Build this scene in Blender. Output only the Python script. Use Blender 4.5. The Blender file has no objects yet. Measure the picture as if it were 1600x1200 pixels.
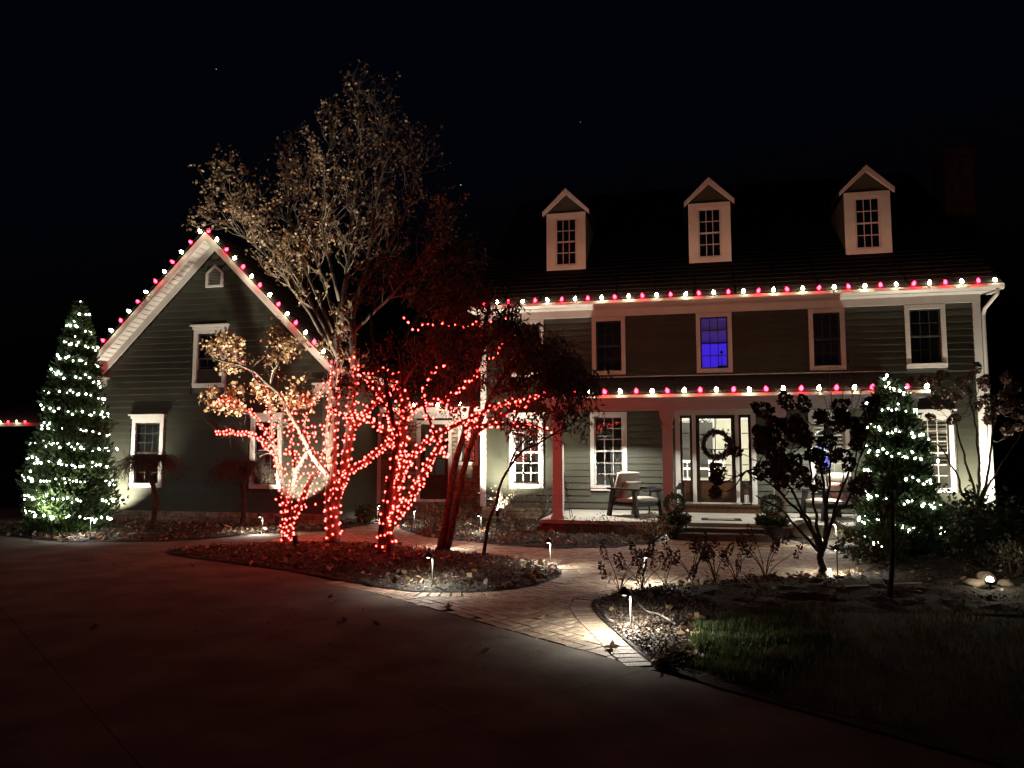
import bpy, math, random
import numpy as np
from mathutils import Vector, Matrix
from mathutils.geometry import delaunay_2d_cdt

scene = bpy.context.scene
COL = scene.collection
rng = random.Random(7)
nrg = np.random.default_rng(7)
R = math.radians

# ------------------------------------------------------------------ camera, sky, exposure
YAW, PIT, EYE, FPX = R(13.1), R(5.0), 1.65, 1200.0
cam = bpy.data.objects.new("camera", bpy.data.cameras.new("camera"))
COL.objects.link(cam)
cam.data.sensor_width = 36.0
cam.data.lens = 27.0
cam.data.clip_start = 0.1
cam.data.clip_end = 3000.0
cam.location = (0, 0, EYE)
cam.rotation_euler = (R(90) + PIT, 0, YAW)
scene.camera = cam

world = bpy.data.worlds.new("World")
scene.world = world
world.use_nodes = True
wn = world.node_tree.nodes
bg = wn["Background"]
sky = wn.new("ShaderNodeTexSky")
sky.sky_type = 'NISHITA'
sky.sun_disc = False
sky.sun_elevation = R(-4.0)
sky.sun_rotation = R(200)
tint = wn.new("ShaderNodeMix")
tint.data_type = 'RGBA'
tint.blend_type = 'MULTIPLY'
tint.inputs[0].default_value = 1.0
tint.inputs[7].default_value = (0.35, 0.50, 1.0, 1)
world.node_tree.links.new(sky.outputs[0], tint.inputs[6])
world.node_tree.links.new(tint.outputs[2], bg.inputs[0])
bg.inputs[1].default_value = 0.12

vs = scene.view_settings
vs.view_transform = 'Standard'
vs.look = 'None'
vs.exposure = 0.0
vs.gamma = 1.0
vs.use_curve_mapping = False
scene.render.engine = 'CYCLES'
cy = scene.cycles
cy.use_denoising = True
cy.use_light_tree = True
cy.max_bounces = 6
cy.diffuse_bounces = 3
cy.glossy_bounces = 2
cy.transparent_max_bounces = 16
cy.sample_clamp_indirect = 0.8
cy.use_adaptive_sampling = False
world.cycles.sampling_method = 'NONE'
cy.caustics_reflective = False
cy.caustics_refractive = False

# emission and lamp strengths, all in one place
E_RED, E_C9R, E_C9W, E_MINIW = 29.0, 72.0, 84.0, 18.0
P_PATH = 42.0

# ------------------------------------------------------------------ helpers
_F = np.array([-math.sin(YAW) * math.cos(PIT), math.cos(YAW) * math.cos(PIT), math.sin(PIT)])
_R = np.array([math.cos(YAW), math.sin(YAW), 0.0])
_U = np.cross(_R, _F)


def P(px, py, Y):
    """point of the place seen at a photograph position, at depth plane Y"""
    d = _F + (px - 800) / FPX * _R + (600 - py) / FPX * _U
    p = d * (Y / d[1])
    return (float(p[0]), float(Y), float(p[2] + EYE))


def G(px, py, z=0.0):
    d = _F + (px - 800) / FPX * _R + (600 - py) / FPX * _U
    p = d * ((z - EYE) / d[2])
    return (float(p[0]), float(p[1]), z)


def W(o):
    v = Vector((0, 0, 0))
    while o is not None:
        v += o.location
        o = o.parent
    return v


def link(o, parent=None):
    COL.objects.link(o)
    if parent is not None:
        o.parent = parent
    return o


def tag(o, label=None, cat=None, group=None, kind=None):
    if label:
        o["label"] = label
    if cat:
        o["category"] = cat
    if group:
        o["group"] = group
    if kind:
        o["kind"] = kind
    return o


def thing(name, loc, label, cat, group=None, kind=None):
    o = bpy.data.objects.new(name, None)
    o.empty_display_size = 0.2
    o.location = loc
    link(o)
    return tag(o, label, cat, group, kind)


class MB:
    def __init__(s):
        s.v, s.f, s.n = [], [], 0

    def add(s, verts, faces):
        s.v.append(np.asarray(verts, float).reshape(-1, 3))
        k = s.n
        s.f.extend([tuple(i + k for i in f) for f in faces])
        s.n += len(s.v[-1])
        return s

    def box(s, x0, x1, y0, y1, z0, z1):
        v = [(x, y, z) for z in (z0, z1) for y in (y0, y1) for x in (x0, x1)]
        return s.add(v, [(0, 2, 3, 1), (4, 5, 7, 6), (0, 1, 5, 4), (2, 6, 7, 3), (0, 4, 6, 2), (1, 3, 7, 5)])

    def prism(s, pts, axis, a0, a1):
        """2D polygon extruded along an axis; pts are the two other coordinates in order"""
        n = len(pts)
        vs_ = []
        for a in (a0, a1):
            for p in pts:
                vs_.append({'x': (a, p[0], p[1]), 'y': (p[0], a, p[1]), 'z': (p[0], p[1], a)}[axis])
        fs = [tuple(range(n)), tuple(range(2 * n - 1, n - 1, -1))]
        for i in range(n):
            j = (i + 1) % n
            fs.append((i, i + n, j + n, j))
        return s.add(vs_, fs)

    def tube(s, path, radii, sides=6, cap=True):
        pts = np.asarray(path, float)
        n = len(pts)
        if np.isscalar(radii):
            radii = [radii] * n
        tg = np.gradient(pts, axis=0)
        tg /= np.linalg.norm(tg, axis=1)[:, None] + 1e-9
        ref = np.array([0, 0, 1.0]) if abs(tg[0][2]) < 0.9 else np.array([1.0, 0, 0])
        vs_ = []
        a = np.cross(tg[0], ref)
        for i in range(n):
            a = a - tg[i] * (a @ tg[i])
            a /= np.linalg.norm(a) + 1e-9
            b = np.cross(tg[i], a)
            for k in range(sides):
                t = 2 * math.pi * k / sides
                vs_.append(pts[i] + radii[i] * (math.cos(t) * a + math.sin(t) * b))
        fs = []
        for i in range(n - 1):
            for k in range(sides):
                k2 = (k + 1) % sides
                fs.append((i * sides + k, i * sides + k2, (i + 1) * sides + k2, (i + 1) * sides + k))
        if cap:
            fs.append(tuple(range(sides - 1, -1, -1)))
            fs.append(tuple((n - 1) * sides + k for k in range(sides)))
        return s.add(vs_, fs)

    def lathe(s, prof, c=(0, 0, 0), sides=12):
        vs_, fs = [], []
        for r, z in prof:
            for k in range(sides):
                t = 2 * math.pi * k / sides
                vs_.append((c[0] + r * math.cos(t), c[1] + r * math.sin(t), c[2] + z))
        m = len(prof)
        for i in range(m - 1):
            for k in range(sides):
                k2 = (k + 1) % sides
                fs.append((i * sides + k, i * sides + k2, (i + 1) * sides + k2, (i + 1) * sides + k))
        fs.append(tuple(range(sides - 1, -1, -1)))
        fs.append(tuple((m - 1) * sides + k for k in range(sides)))
        return s.add(vs_, fs)

    def bar(s, a, b, w, t):
        """square-section bar from a to b"""
        return s.tube([a, b], [w * 0.7071, w * 0.7071] if w == t else [w * 0.7071] * 2, 4)

    def mesh(s, name, mat=None, off=(0, 0, 0), smooth=False):
        me = bpy.data.meshes.new(name)
        v = np.concatenate(s.v) - np.asarray(off, float) if s.v else np.zeros((0, 3))
        me.from_pydata(v.tolist(), [], s.f)
        if mat is not None:
            me.materials.append(mat)
        if smooth:
            me.polygons.foreach_set("use_smooth", [True] * len(me.polygons))
        me.update()
        return me

    def build(s, name, mat, parent=None, loc=None, smooth=False, local=False):
        """vertices are world positions unless local"""
        off = (0, 0, 0)
        if not local:
            if parent is not None:
                off = W(parent)
            elif loc is not None:
                off = loc
        o = bpy.data.objects.new(name, s.mesh(name, mat, off, smooth))
        if loc is not None:
            o.location = loc
        return link(o, parent)


def quads_mesh(name, V, mat, off=(0, 0, 0)):
    """V: (N,4,3) separate quads"""
    N = len(V)
    me = bpy.data.meshes.new(name)
    me.vertices.add(N * 4)
    me.vertices.foreach_set("co", (V - np.asarray(off, float)).reshape(-1).astype(np.float32))
    me.loops.add(N * 4)
    me.loops.foreach_set("vertex_index", np.arange(N * 4, dtype=np.int32))
    me.polygons.add(N)
    me.polygons.foreach_set("loop_start", np.arange(0, N * 4, 4, dtype=np.int32))
    me.polygons.foreach_set("loop_total", np.full(N, 4, dtype=np.int32))
    me.materials.append(mat)
    me.update(calc_edges=True)
    me.validate()
    return me


def leaf_quads(pts, size, aspect=0.5, droop=0.0, axis=None, flat=0.0):
    """diamond leaves with a fold, growing from pts"""
    pts = np.asarray(pts, float)
    N = len(pts)
    size = np.broadcast_to(np.asarray(size, float), (N,))[:, None]
    a = nrg.normal(size=(N, 3)) if axis is None else np.asarray(axis, float) + 0.35 * nrg.normal(size=(N, 3))
    a[:, 2] = a[:, 2] * (1 - flat) - droop
    a /= np.linalg.norm(a, axis=1)[:, None] + 1e-9
    b = nrg.normal(size=(N, 3))
    b[:, 2] *= (1 - flat)
    b -= a * np.sum(a * b, axis=1)[:, None]
    b /= np.linalg.norm(b, axis=1)[:, None] + 1e-9
    n = np.cross(a, b)
    w = size * aspect * 0.5
    return np.stack([pts, pts + a * size * 0.45 + b * w + n * size * 0.1, pts + a * size, pts + a * size * 0.5 - b * w + n * size * 0.1], axis=1)


def leaves(name, pts, size, mat, parent, **k):
    o = bpy.data.objects.new(name, quads_mesh(name, leaf_quads(pts, size, **k), mat, W(parent) if parent else (0, 0, 0)))
    return link(o, parent)


def lamp(name, kind, loc, energy, color, parent=None, target=None, angle=60, blend=0.4, radius=0.03):
    L = bpy.data.lights.new(name, kind)
    L.energy = energy
    L.color = color
    if kind in ('POINT', 'SPOT'):
        L.shadow_soft_size = radius
    if kind == 'SPOT':
        L.spot_size = R(angle)
        L.spot_blend = blend
    o = bpy.data.objects.new(name, L)
    off = W(parent) if parent else Vector((0, 0, 0))
    o.location = Vector(loc) - off
    if target is not None:
        d = Vector(target) - Vector(loc)
        o.rotation_euler = d.to_track_quat('-Z', 'Y').to_euler()
    return link(o, parent)


# ------------------------------------------------------------------ materials
def mat(name, col, rough=0.6, var=0.12, scale=8.0, bump=0.0, bscale=40.0, spec=0.3, island=0.0, objrand=0.0, metal=0.0, stretch=None, col2=None):
    m = bpy.data.materials.new(name)
    m.use_nodes = True
    nt = m.node_tree
    N, Lk = nt.nodes, nt.links
    b = N["Principled BSDF"]
    b.inputs["Roughness"].default_value = rough
    b.inputs["Specular IOR Level"].default_value = spec
    b.inputs["Metallic"].default_value = metal
    tc = N.new("ShaderNodeTexCoord")
    src = tc.outputs["Object"]
    if stretch:
        mp = N.new("ShaderNodeMapping")
        mp.inputs["Scale"].default_value = stretch
        Lk.new(src, mp.inputs[0])
        src = mp.outputs[0]
    no = N.new("ShaderNodeTexNoise")
    no.inputs["Scale"].default_value = scale
    no.inputs["Detail"].default_value = 6
    Lk.new(src, no.inputs["Vector"])
    mx = N.new("ShaderNodeMix")
    mx.data_type = 'RGBA'
    c2 = col2 if col2 else tuple(min(1, c * (1 + var * 2)) for c in col)
    c1 = col if col2 else tuple(c * (1 - var * 2 if var < .45 else .1) for c in col)
    mx.inputs[6].default_value = (*c1, 1)
    mx.inputs[7].default_value = (*c2, 1)
    rp = N.new("ShaderNodeMapRange")
    rp.inputs[1].default_value = 0.3
    rp.inputs[2].default_value = 0.7
    Lk.new(no.outputs["Fac"], rp.inputs[0])
    Lk.new(rp.outputs[0], mx.inputs[0])
    out = mx.outputs[2]
    for amt, kind in ((island, "ShaderNodeNewGeometry"), (objrand, "ShaderNodeObjectInfo")):
        if amt:
            g = N.new(kind)
            hs = N.new("ShaderNodeHueSaturation")
            r2 = N.new("ShaderNodeMapRange")
            r2.inputs[3].default_value = 1 - amt
            r2.inputs[4].default_value = 1 + amt
            Lk.new(g.outputs["Random Per Island" if island and kind.endswith("Geometry") else "Random"], r2.inputs[0])
            Lk.new(r2.outputs[0], hs.inputs["Value"])
            Lk.new(out, hs.inputs["Color"])
            out = hs.outputs[0]
    Lk.new(out, b.inputs["Base Color"])
    if bump:
        n2 = N.new("ShaderNodeTexNoise")
        n2.inputs["Scale"].default_value = bscale
        n2.inputs["Detail"].default_value = 8
        Lk.new(src, n2.inputs["Vector"])
        bp = N.new("ShaderNodeBump")
        bp.inputs["Strength"].default_value = bump
        bp.inputs["Distance"].default_value = 0.02
        Lk.new(n2.outputs["Fac"], bp.inputs["Height"])
        Lk.new(bp.outputs[0], b.inputs["Normal"])
    return m


def leafmat(name, col, var=0.5, trans=0.25, col2=None, rough=0.5):
    m = bpy.data.materials.new(name)
    m.use_nodes = True
    nt = m.node_tree
    N, Lk = nt.nodes, nt.links
    N.remove(N["Principled BSDF"])
    g = N.new("ShaderNodeNewGeometry")
    mx = N.new("ShaderNodeMix")
    mx.data_type = 'RGBA'
    mx.inputs[6].default_value = (*[c * (1 - var) for c in col], 1)
    mx.inputs[7].default_value = (*(col2 if col2 else [c * (1 + var) for c in col]), 1)
    Lk.new(g.outputs["Random Per Island"], mx.inputs[0])
    d = N.new("ShaderNodeBsdfDiffuse")
    t = N.new("ShaderNodeBsdfTranslucent")
    gl = N.new("ShaderNodeBsdfGlossy")
    gl.inputs["Roughness"].default_value = rough
    for s_ in (d, t):
        Lk.new(mx.outputs[2], s_.inputs["Color"])
    a = N.new("ShaderNodeMixShader")
    a.inputs[0].default_value = trans
    Lk.new(d.outputs[0], a.inputs[1])
    Lk.new(t.outputs[0], a.inputs[2])
    a2 = N.new("ShaderNodeMixShader")
    a2.inputs[0].default_value = 0.04
    Lk.new(a.outputs[0], a2.inputs[1])
    Lk.new(gl.outputs[0], a2.inputs[2])
    Lk.new(a2.outputs[0], N["Material Output"].inputs[0])
    return m


def emat(name, col, strength=1.0):
    m = bpy.data.materials.new(name)
    m.use_nodes = True
    N = m.node_tree.nodes
    N.remove(N["Principled BSDF"])
    e = N.new("ShaderNodeEmission")
    e.inputs[0].default_value = (*col, 1)
    e.inputs[1].default_value = strength
    m.node_tree.links.new(e.outputs[0], N["Material Output"].inputs[0])
    return m


def glassmat():
    m = bpy.data.materials.new("window_glass")
    m.use_nodes = True
    N, Lk = m.node_tree.nodes, m.node_tree.links
    N.remove(N["Principled BSDF"])
    t = N.new("ShaderNodeBsdfTransparent")
    t.inputs[0].default_value = (0.92, 0.94, 0.93, 1)
    g = N.new("ShaderNodeBsdfGlossy")
    g.inputs["Roughness"].default_value = 0.02
    f = N.new("ShaderNodeFresnel")
    f.inputs[0].default_value = 1.5
    mx = N.new("ShaderNodeMixShader")
    Lk.new(f.outputs[0], mx.inputs[0])
    Lk.new(t.outputs[0], mx.inputs[1])
    Lk.new(g.outputs[0], mx.inputs[2])
    Lk.new(mx.outputs[0], N["Material Output"].inputs[0])
    return m


M = {}
M['siding'] = mat('siding_paint', (0.068, 0.073, 0.054), 0.55, 0.06, 2.0, 0.0, objrand=0.07)
M['backwall'] = mat('wall_sheathing', (0.06, 0.062, 0.05), 0.8)
M['trim'] = mat('white_trim_paint', (0.72, 0.71, 0.67), 0.45, 0.03, 4.0, 0.05, 30)
M['gutter'] = mat('white_gutter_enamel', (0.74, 0.73, 0.70), 0.35, 0.03, 3.0)
M['shingle'] = mat('roof_shingle', (0.018, 0.0175, 0.0175), 0.9, 0.3, 14, 0.5, 120, island=0.3)
M['stone'] = mat('ledge_stone', (0.30, 0.25, 0.18), 0.8, 0.25, 9, 0.8, 30, objrand=0.3)
M['mortar'] = mat('mortar', (0.14, 0.125, 0.10), 0.9, 0.15, 20, 0.3, 60)
M['brick'] = mat('brick_red', (0.13, 0.055, 0.04), 0.8, 0.2, 20, 0.5, 60, objrand=0.25)
M['chimney'] = mat('darkened_brick', (0.05, 0.026, 0.022), 0.85, 0.25, 12, 0.5, 40)  # brick colour darkened so the chimney sinks into the night
M['paver'] = mat('paver_clay', (0.25, 0.19, 0.135), 0.75, 0.2, 14, 0.6, 55, objrand=0.3, island=0.3)
M['sand'] = mat('joint_sand', (0.06, 0.05, 0.04), 0.95, 0.2, 30, 0.3, 90)
M['concrete'] = mat('driveway_concrete', (0.15, 0.135, 0.118), 0.95, 0.2, 1.6, 0.35, 90, spec=0.05)
M['soil'] = mat('dark_soil', (0.03, 0.026, 0.02), 0.95, 0.4, 18, 0.9, 40)
M['mulch'] = leafmat('mulch_chips', (0.085, 0.06, 0.045), 0.7, 0.0)
M['fallen'] = leafmat('fallen_leaf', (0.15, 0.10, 0.055), 0.6, 0.1, col2=(0.42, 0.29, 0.17))
M['turf'] = mat('turf_soil', (0.022, 0.03, 0.012), 0.95, 0.3, 20, 0.5, 60)
M['grass'] = leafmat('grass_blade', (0.07, 0.12, 0.035), 0.6, 0.3, col2=(0.20, 0.27, 0.10))
M['porch'] = mat('porch_floor_paint', (0.50, 0.48, 0.43), 0.6, 0.06, 4, 0.1, 40)
M['doorwood'] = mat('stained_oak', (0.075, 0.034, 0.015), 0.4, 0.3, 6, 0.2, 40, stretch=(8, 8, 0.7))
M['darkwood'] = mat('dark_frame_wood', (0.035, 0.018, 0.010), 0.4, 0.2, 8)
M['sash'] = mat('sash_white', (0.62, 0.61, 0.58), 0.45, 0.03, 5)
M['sashdark'] = mat('storm_sash_dark', (0.05, 0.047, 0.043), 0.5, 0.05, 5)
M['glass'] = glassmat()
M['black'] = mat('black_metal', (0.02, 0.02, 0.02), 0.4, 0.1, 10, metal=0.3)
M['bronze'] = mat('lamp_metal', (0.14, 0.135, 0.12), 0.35, 0.08, 10, metal=0.2)
M['blackpaint'] = mat('black_painted_wood', (0.022, 0.021, 0.02), 0.5, 0.15, 10)
M['cushion'] = mat('cushion_cloth', (0.62, 0.58, 0.50), 0.9, 0.06, 30, 0.4, 160)
M['room'] = mat('cream_plaster', (0.70, 0.66, 0.54), 0.8, 0.04, 3)
M['roomgrey'] = mat('grey_plaster', (0.45, 0.45, 0.42), 0.8, 0.05, 3)
M['darkroom'] = mat('unlit_room_plaster', (0.10, 0.09, 0.08), 0.8, 0.1, 3)
M['blind'] = mat('blind_slat_white', (0.75, 0.74, 0.70), 0.5, 0.02, 5)
M['curtain'] = mat('sheer_curtain', (0.42, 0.41, 0.38), 0.9, 0.12, 3, stretch=(14, 14, 0.6))
M['bark'] = mat('bark', (0.085, 0.068, 0.055), 0.9, 0.35, 14, 0.8, 40, stretch=(3, 3, 0.8))
M['palebark'] = mat('pale_bark', (0.17, 0.145, 0.115), 0.85, 0.3, 14, 0.6, 50, stretch=(3, 3, 0.8))
M['twig'] = mat('pale_twig', (0.24, 0.20, 0.15), 0.85, 0.3, 14)
M['darkbark'] = mat('dark_bark', (0.055, 0.045, 0.038), 0.9, 0.35, 14, 0.8, 40)
M['copper'] = leafmat('copper_leaf', (0.32, 0.20, 0.11), 0.5, 0.3, col2=(0.62, 0.45, 0.26))
M['brownleaf'] = leafmat('brown_leaf', (0.16, 0.09, 0.055), 0.5, 0.25, col2=(0.30, 0.17, 0.10))
M['darkleaf'] = leafmat('dark_red_leaf', (0.06, 0.035, 0.025), 0.5, 0.25, col2=(0.13, 0.075, 0.05))
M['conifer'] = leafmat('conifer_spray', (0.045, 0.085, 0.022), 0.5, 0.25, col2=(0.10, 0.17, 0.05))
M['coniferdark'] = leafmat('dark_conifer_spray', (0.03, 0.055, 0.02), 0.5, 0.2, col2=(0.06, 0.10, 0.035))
M['shrub'] = leafmat('shrub_leaf', (0.06, 0.075, 0.03), 0.5, 0.2, col2=(0.13, 0.13, 0.06))
M['box'] = leafmat('boxwood_leaf', (0.05, 0.09, 0.025), 0.4, 0.2, col2=(0.11, 0.17, 0.05))
M['dryplant'] = leafmat('dry_stem_leaf', (0.20, 0.15, 0.085), 0.5, 0.2, col2=(0.36, 0.29, 0.18))
M['flower'] = leafmat('dry_flower_petal', (0.075, 0.042, 0.032), 0.5, 0.2, col2=(0.15, 0.085, 0.06))
M['cord'] = mat('light_cord', (0.02, 0.03, 0.02), 0.6)
M['palecord'] = mat('pale_cable', (0.35, 0.32, 0.27), 0.6)
M['boulder'] = mat('boulder_stone', (0.17, 0.14, 0.10), 0.85, 0.25, 4, 0.8, 18)
M['pot'] = mat('black_planter', (0.022, 0.022, 0.022), 0.5, 0.15, 8)
M['pumpkin'] = mat('pumpkin_skin', (0.30, 0.12, 0.04), 0.6, 0.15, 6)
M['vine'] = mat('vine_twig', (0.05, 0.032, 0.02), 0.9, 0.4, 20)
M['mat'] = mat('door_mat_fibre', (0.32, 0.29, 0.24), 0.95, 0.15, 60, 0.6, 200)
M['matborder'] = mat('door_mat_border', (0.03, 0.03, 0.03), 0.95, 0.15, 60, 0.6, 200)
M['car'] = mat('dark_car_paint', (0.02, 0.02, 0.023), 0.15, 0.05, 2, spec=0.6)
M['chrome'] = mat('car_bright_trim', (0.6, 0.6, 0.6), 0.2, 0.02, 4, metal=0.9)
M['tyre'] = mat('tyre_rubber', (0.02, 0.02, 0.02), 0.85)
M['candle'] = mat('candle_wax', (0.75, 0.72, 0.62), 0.5, 0.02)
M['redE'] = emat('red_mini_bulb', (1.0, 0.039, 0.030), E_RED)
M['c9red'] = emat('red_eave_bulb', (1.0, 0.007, 0.018), E_C9R)
M['c9white'] = emat('warm_white_eave_bulb', (1.0, 0.90, 0.56), E_C9W)
M['whiteE'] = emat('cool_white_mini_bulb', (0.95, 1.0, 0.93), E_MINIW)
M['lensE'] = emat('lamp_lens', (1.0, 0.93, 0.75), 9.0)
M['star'] = emat('star_light', (0.8, 0.9, 1.0), 2.5)
M['star'].cycles.emission_sampling = 'NONE'
M['blueE'] = emat('blue_led', (0.08, 0.12, 1.0), 5.0)
M['screen'] = emat('blue_screen', (0.13, 0.12, 0.95), 1.6)

WARM = (1.0, 0.90, 0.70)
NEUT = (1.0, 0.97, 0.86)

# ------------------------------------------------------------------ ground
def in_poly(x, y, poly):
    c = False
    n = len(poly)
    j = n - 1
    for i in range(n):
        xi, yi = poly[i][0], poly[i][1]
        xj, yj = poly[j][0], poly[j][1]
        if (yi > y) != (yj > y) and x < (xj - xi) * (y - yi) / (yj - yi + 1e-12) + xi:
            c = not c
        j = i
    return c


def poly_dist(x, y, poly):
    p = np.array([(a[0], a[1]) for a in poly])
    q = np.roll(p, -1, axis=0)
    d = q - p
    t = np.clip(((x - p[:, 0]) * d[:, 0] + (y - p[:, 1]) * d[:, 1]) / (np.sum(d * d, axis=1) + 1e-12), 0, 1)
    e = p + d * t[:, None]
    return float(np.min(np.hypot(e[:, 0] - x, e[:, 1] - y)))


def smooth_poly(pts, n=3):
    """Chaikin corner cutting of a closed polygon"""
    p = np.array([(a[0], a[1]) for a in pts])
    for _ in range(n):
        q = np.roll(p, -1, axis=0)
        p = np.stack([p * .75 + q * .25, p * .25 + q * .75], axis=1).reshape(-1, 2)
    return [tuple(a) for a in p]


def bed_sheet(name, poly, m, step=0.14, mound=0.06, rough=0.03, z0=0.012):
    xs = [p[0] for p in poly]
    ys = [p[1] for p in poly]
    pts = [Vector((p[0], p[1])) for p in poly]
    nb = len(pts)
    x = min(xs)
    while x < max(xs):
        y = min(ys)
        while y < max(ys):
            a, b = x + rng.uniform(-.3, .3) * step, y + rng.uniform(-.3, .3) * step
            if in_poly(a, b, poly) and poly_dist(a, b, poly) > step * .4:
                pts.append(Vector((a, b)))
            y += step
        x += step
    r = delaunay_2d_cdt(pts, [(i, (i + 1) % nb) for i in range(nb)], [list(range(nb))], 1, 1e-5)
    vs_ = []
    for v in r[0]:
        d = poly_dist(v.x, v.y, poly)
        z = z0 + mound * (1 - math.exp(-d / 0.5)) + (rng.uniform(-rough, rough) if d > 0.02 else 0)
        vs_.append((v.x, v.y, max(z, z0)))
    mb = MB()
    mb.add(vs_, [tuple(f) for f in r[2]])
    o = mb.build(name, m)
    return tag(o, kind='structure')


def bed_z(x, y, poly, mound=0.06, z0=0.012):
    return z0 + mound * (1 - math.exp(-poly_dist(x, y, poly) / 0.5))


def sample_poly(poly, n):
    xs = [p[0] for p in poly]
    ys = [p[1] for p in poly]
    out = []
    while len(out) < n:
        a, b = rng.uniform(min(xs), max(xs)), rng.uniform(min(ys), max(ys))
        if in_poly(a, b, poly):
            out.append((a, b))
    return out


g = MB()
g.add([(-400, -60, -0.05), (400, -60, -0.05), (400, 700, -0.05), (-400, 700, -0.05)], [(0, 1, 2, 3)])
tag(g.build('ground', M['turf']), kind='structure')

ISL = smooth_poly([G(*p) for p in [(240, 864), (300, 857), (375, 853), (450, 849), (540, 849), (610, 853), (682, 862), (755, 868), (829, 876), (872, 886), (880, 898),
                                   (840, 916), (755, 926), (680, 927), (613, 923), (525, 906), (450, 892), (337, 877)]], 2)
RBED = [G(*p) for p in [(1030, 1044), (1001, 1024), (966, 992), (935, 964), (923, 948), (927, 939), (955, 931), (1001, 923), (1058, 913), (1120, 908), (1185, 906), (1294, 904), (1345, 896), (1368, 884)]]
RBED += [(4.2, 14.6), (7.5, 15.4), (12, 14.0), (12, 8.6), (6, 8.6), (2.6, 8.75), (0.9, 8.5), G(1130, 965)[:2], G(1088, 985)[:2], G(1078, 1010)[:2], G(1085, 1062)[:2]]
RBED = [(p[0], p[1]) for p in RBED]
UBED = [G(*p)[:2] for p in [(606, 812), (629, 828), (671, 840), (750, 848), (787, 852), (865, 857), (960, 856), (1010, 850), (1040, 842), (1052, 838)]] + [(-0.35, 15.42), (-3.05, 15.42), (-3.05, 18.3), (-5.2, 18.3), (-6.0, 18.0)]
RUB = [G(*p)[:2] for p in [(1205, 841), (1240, 845), (1300, 860), (1360, 878)]] + [(4.2, 14.6), (7.5, 15.4), (7.5, 18.3), (4.3, 18.3), (4.3, 15.42), (1.5, 15.42)]
LBED = [G(*p)[:2] for p in [(18, 838), (56, 843), (105, 847), (180, 847), (262, 846), (360, 838), (405, 833), (470, 831), (502, 830), (540, 826), (585, 818)]] + [(-8.0, 18.4), (-8.05, 15.8), (-14.6, 15.8), (-15.0, 13.4)]

WALK = [G(*p)[:2] for p in [(590, 929), (687, 946), (840, 990), (1012, 1045)]] + [(p[0], p[1]) for p in RBED[0:14]] + [RUB[3], RUB[2], RUB[1], RUB[0], (1.2, 14.8), (-0.3, 14.8)] + UBED[9::-1] + [(-6.6, 18.3), (-7.6, 18.3), LBED[10], LBED[9], LBED[8], LBED[7], G(420, 846)[:2], G(300, 862)[:2], G(240, 868)[:2]]
# the paving runs under the island bed, which sits on it as the higher sheet
WALKP = WALK[:-3] + [G(420, 846)[:2], G(470, 893)[:2], G(530, 912)[:2]]

# driveway: concrete slabs with open joints
a0, a1 = np.array(G(590, 928)[:2]), np.array(G(1012, 1045)[:2])
du = (a1 - a0) / np.linalg.norm(a1 - a0)
dv = np.array([du[1], -du[0]])          # towards the camera side
if dv[1] > 0:
    dv = -dv
b3 = np.array(G(450, 1001)[:2])
dist = abs((b3 - a1) @ dv)
drive = tag(bpy.data.objects.new('driveway', None), kind='structure')
drive.location = (0, 0, 0)
link(drive)
SL = max(1.6, dist)


def frame(u, v, z):
    p = a1 + du * u + dv * v
    return (p[0], p[1], z)


gap = 0.0015
for iu in range(-6, 3):
    for iv in range(-5, 6):
        u0, u1, v0, v1 = iu * 3.2 + gap, (iu + 1) * 3.2 - gap, iv * SL + gap, (iv + 1) * SL - gap
        c = frame((u0 + u1) / 2, (v0 + v1) / 2, 0)
        if c[1] > 16.5 or c[1] < -6 or c[0] < -17 or (iu >= 0 and iv < 0):
            continue
        mb = MB()
        e = 0.006
        zt = -0.001 if iv >= 0 else -0.012
        e = 0.001
        top = [frame(u0 + e, v0 + e, zt), frame(u1 - e, v0 + e, zt), frame(u1 - e, v1 - e, zt), frame(u0 + e, v1 - e, zt)]
        mid = [frame(u0, v0, zt - .004), frame(u1, v0, zt - .004), frame(u1, v1, zt - .004), frame(u0, v1, zt - .004)]
        bot = [frame(u0, v0, -0.06), frame(u1, v0, -0.06), frame(u1, v1, -0.06), frame(u0, v1, -0.06)]
        mb.add(top + mid + bot, [(0, 1, 2, 3)] + [(i, i + 4, (i + 1) % 4 + 4, (i + 1) % 4) for i in range(4)] + [(i + 4, i + 8, (i + 1) % 4 + 8, (i + 1) % 4 + 4) for i in range(4)])
        # keep the drive's right edge
        if c[0] > 3.2 and c[1] > 0:
            continue
        mb.build('concrete_slab', M['concrete'], drive)
mb = MB()
mb.add([(-22, 11, -0.03), (-11.5, 11, -0.03), (-11.5, 22, -0.03), (-14.9, 22, -0.03), (-22, 30, -0.03)], [(0, 1, 2, 3, 4)])
tag(mb.build('side_road', M['concrete']), kind='structure')

# walkway: sand bed, herringbone pavers and radial edging pavers
walk = MB()
cdt = delaunay_2d_cdt([Vector(p) for p in WALKP], [(i, (i + 1) % len(WALKP)) for i in range(len(WALKP))], [list(range(len(WALKP)))], 1, 1e-5)
walk.add([(v.x, v.y, -0.009) for v in cdt[0]], [tuple(f) for f in cdt[2]])
walk = tag(walk.build('walkway', M['sand']), kind='structure')


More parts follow.
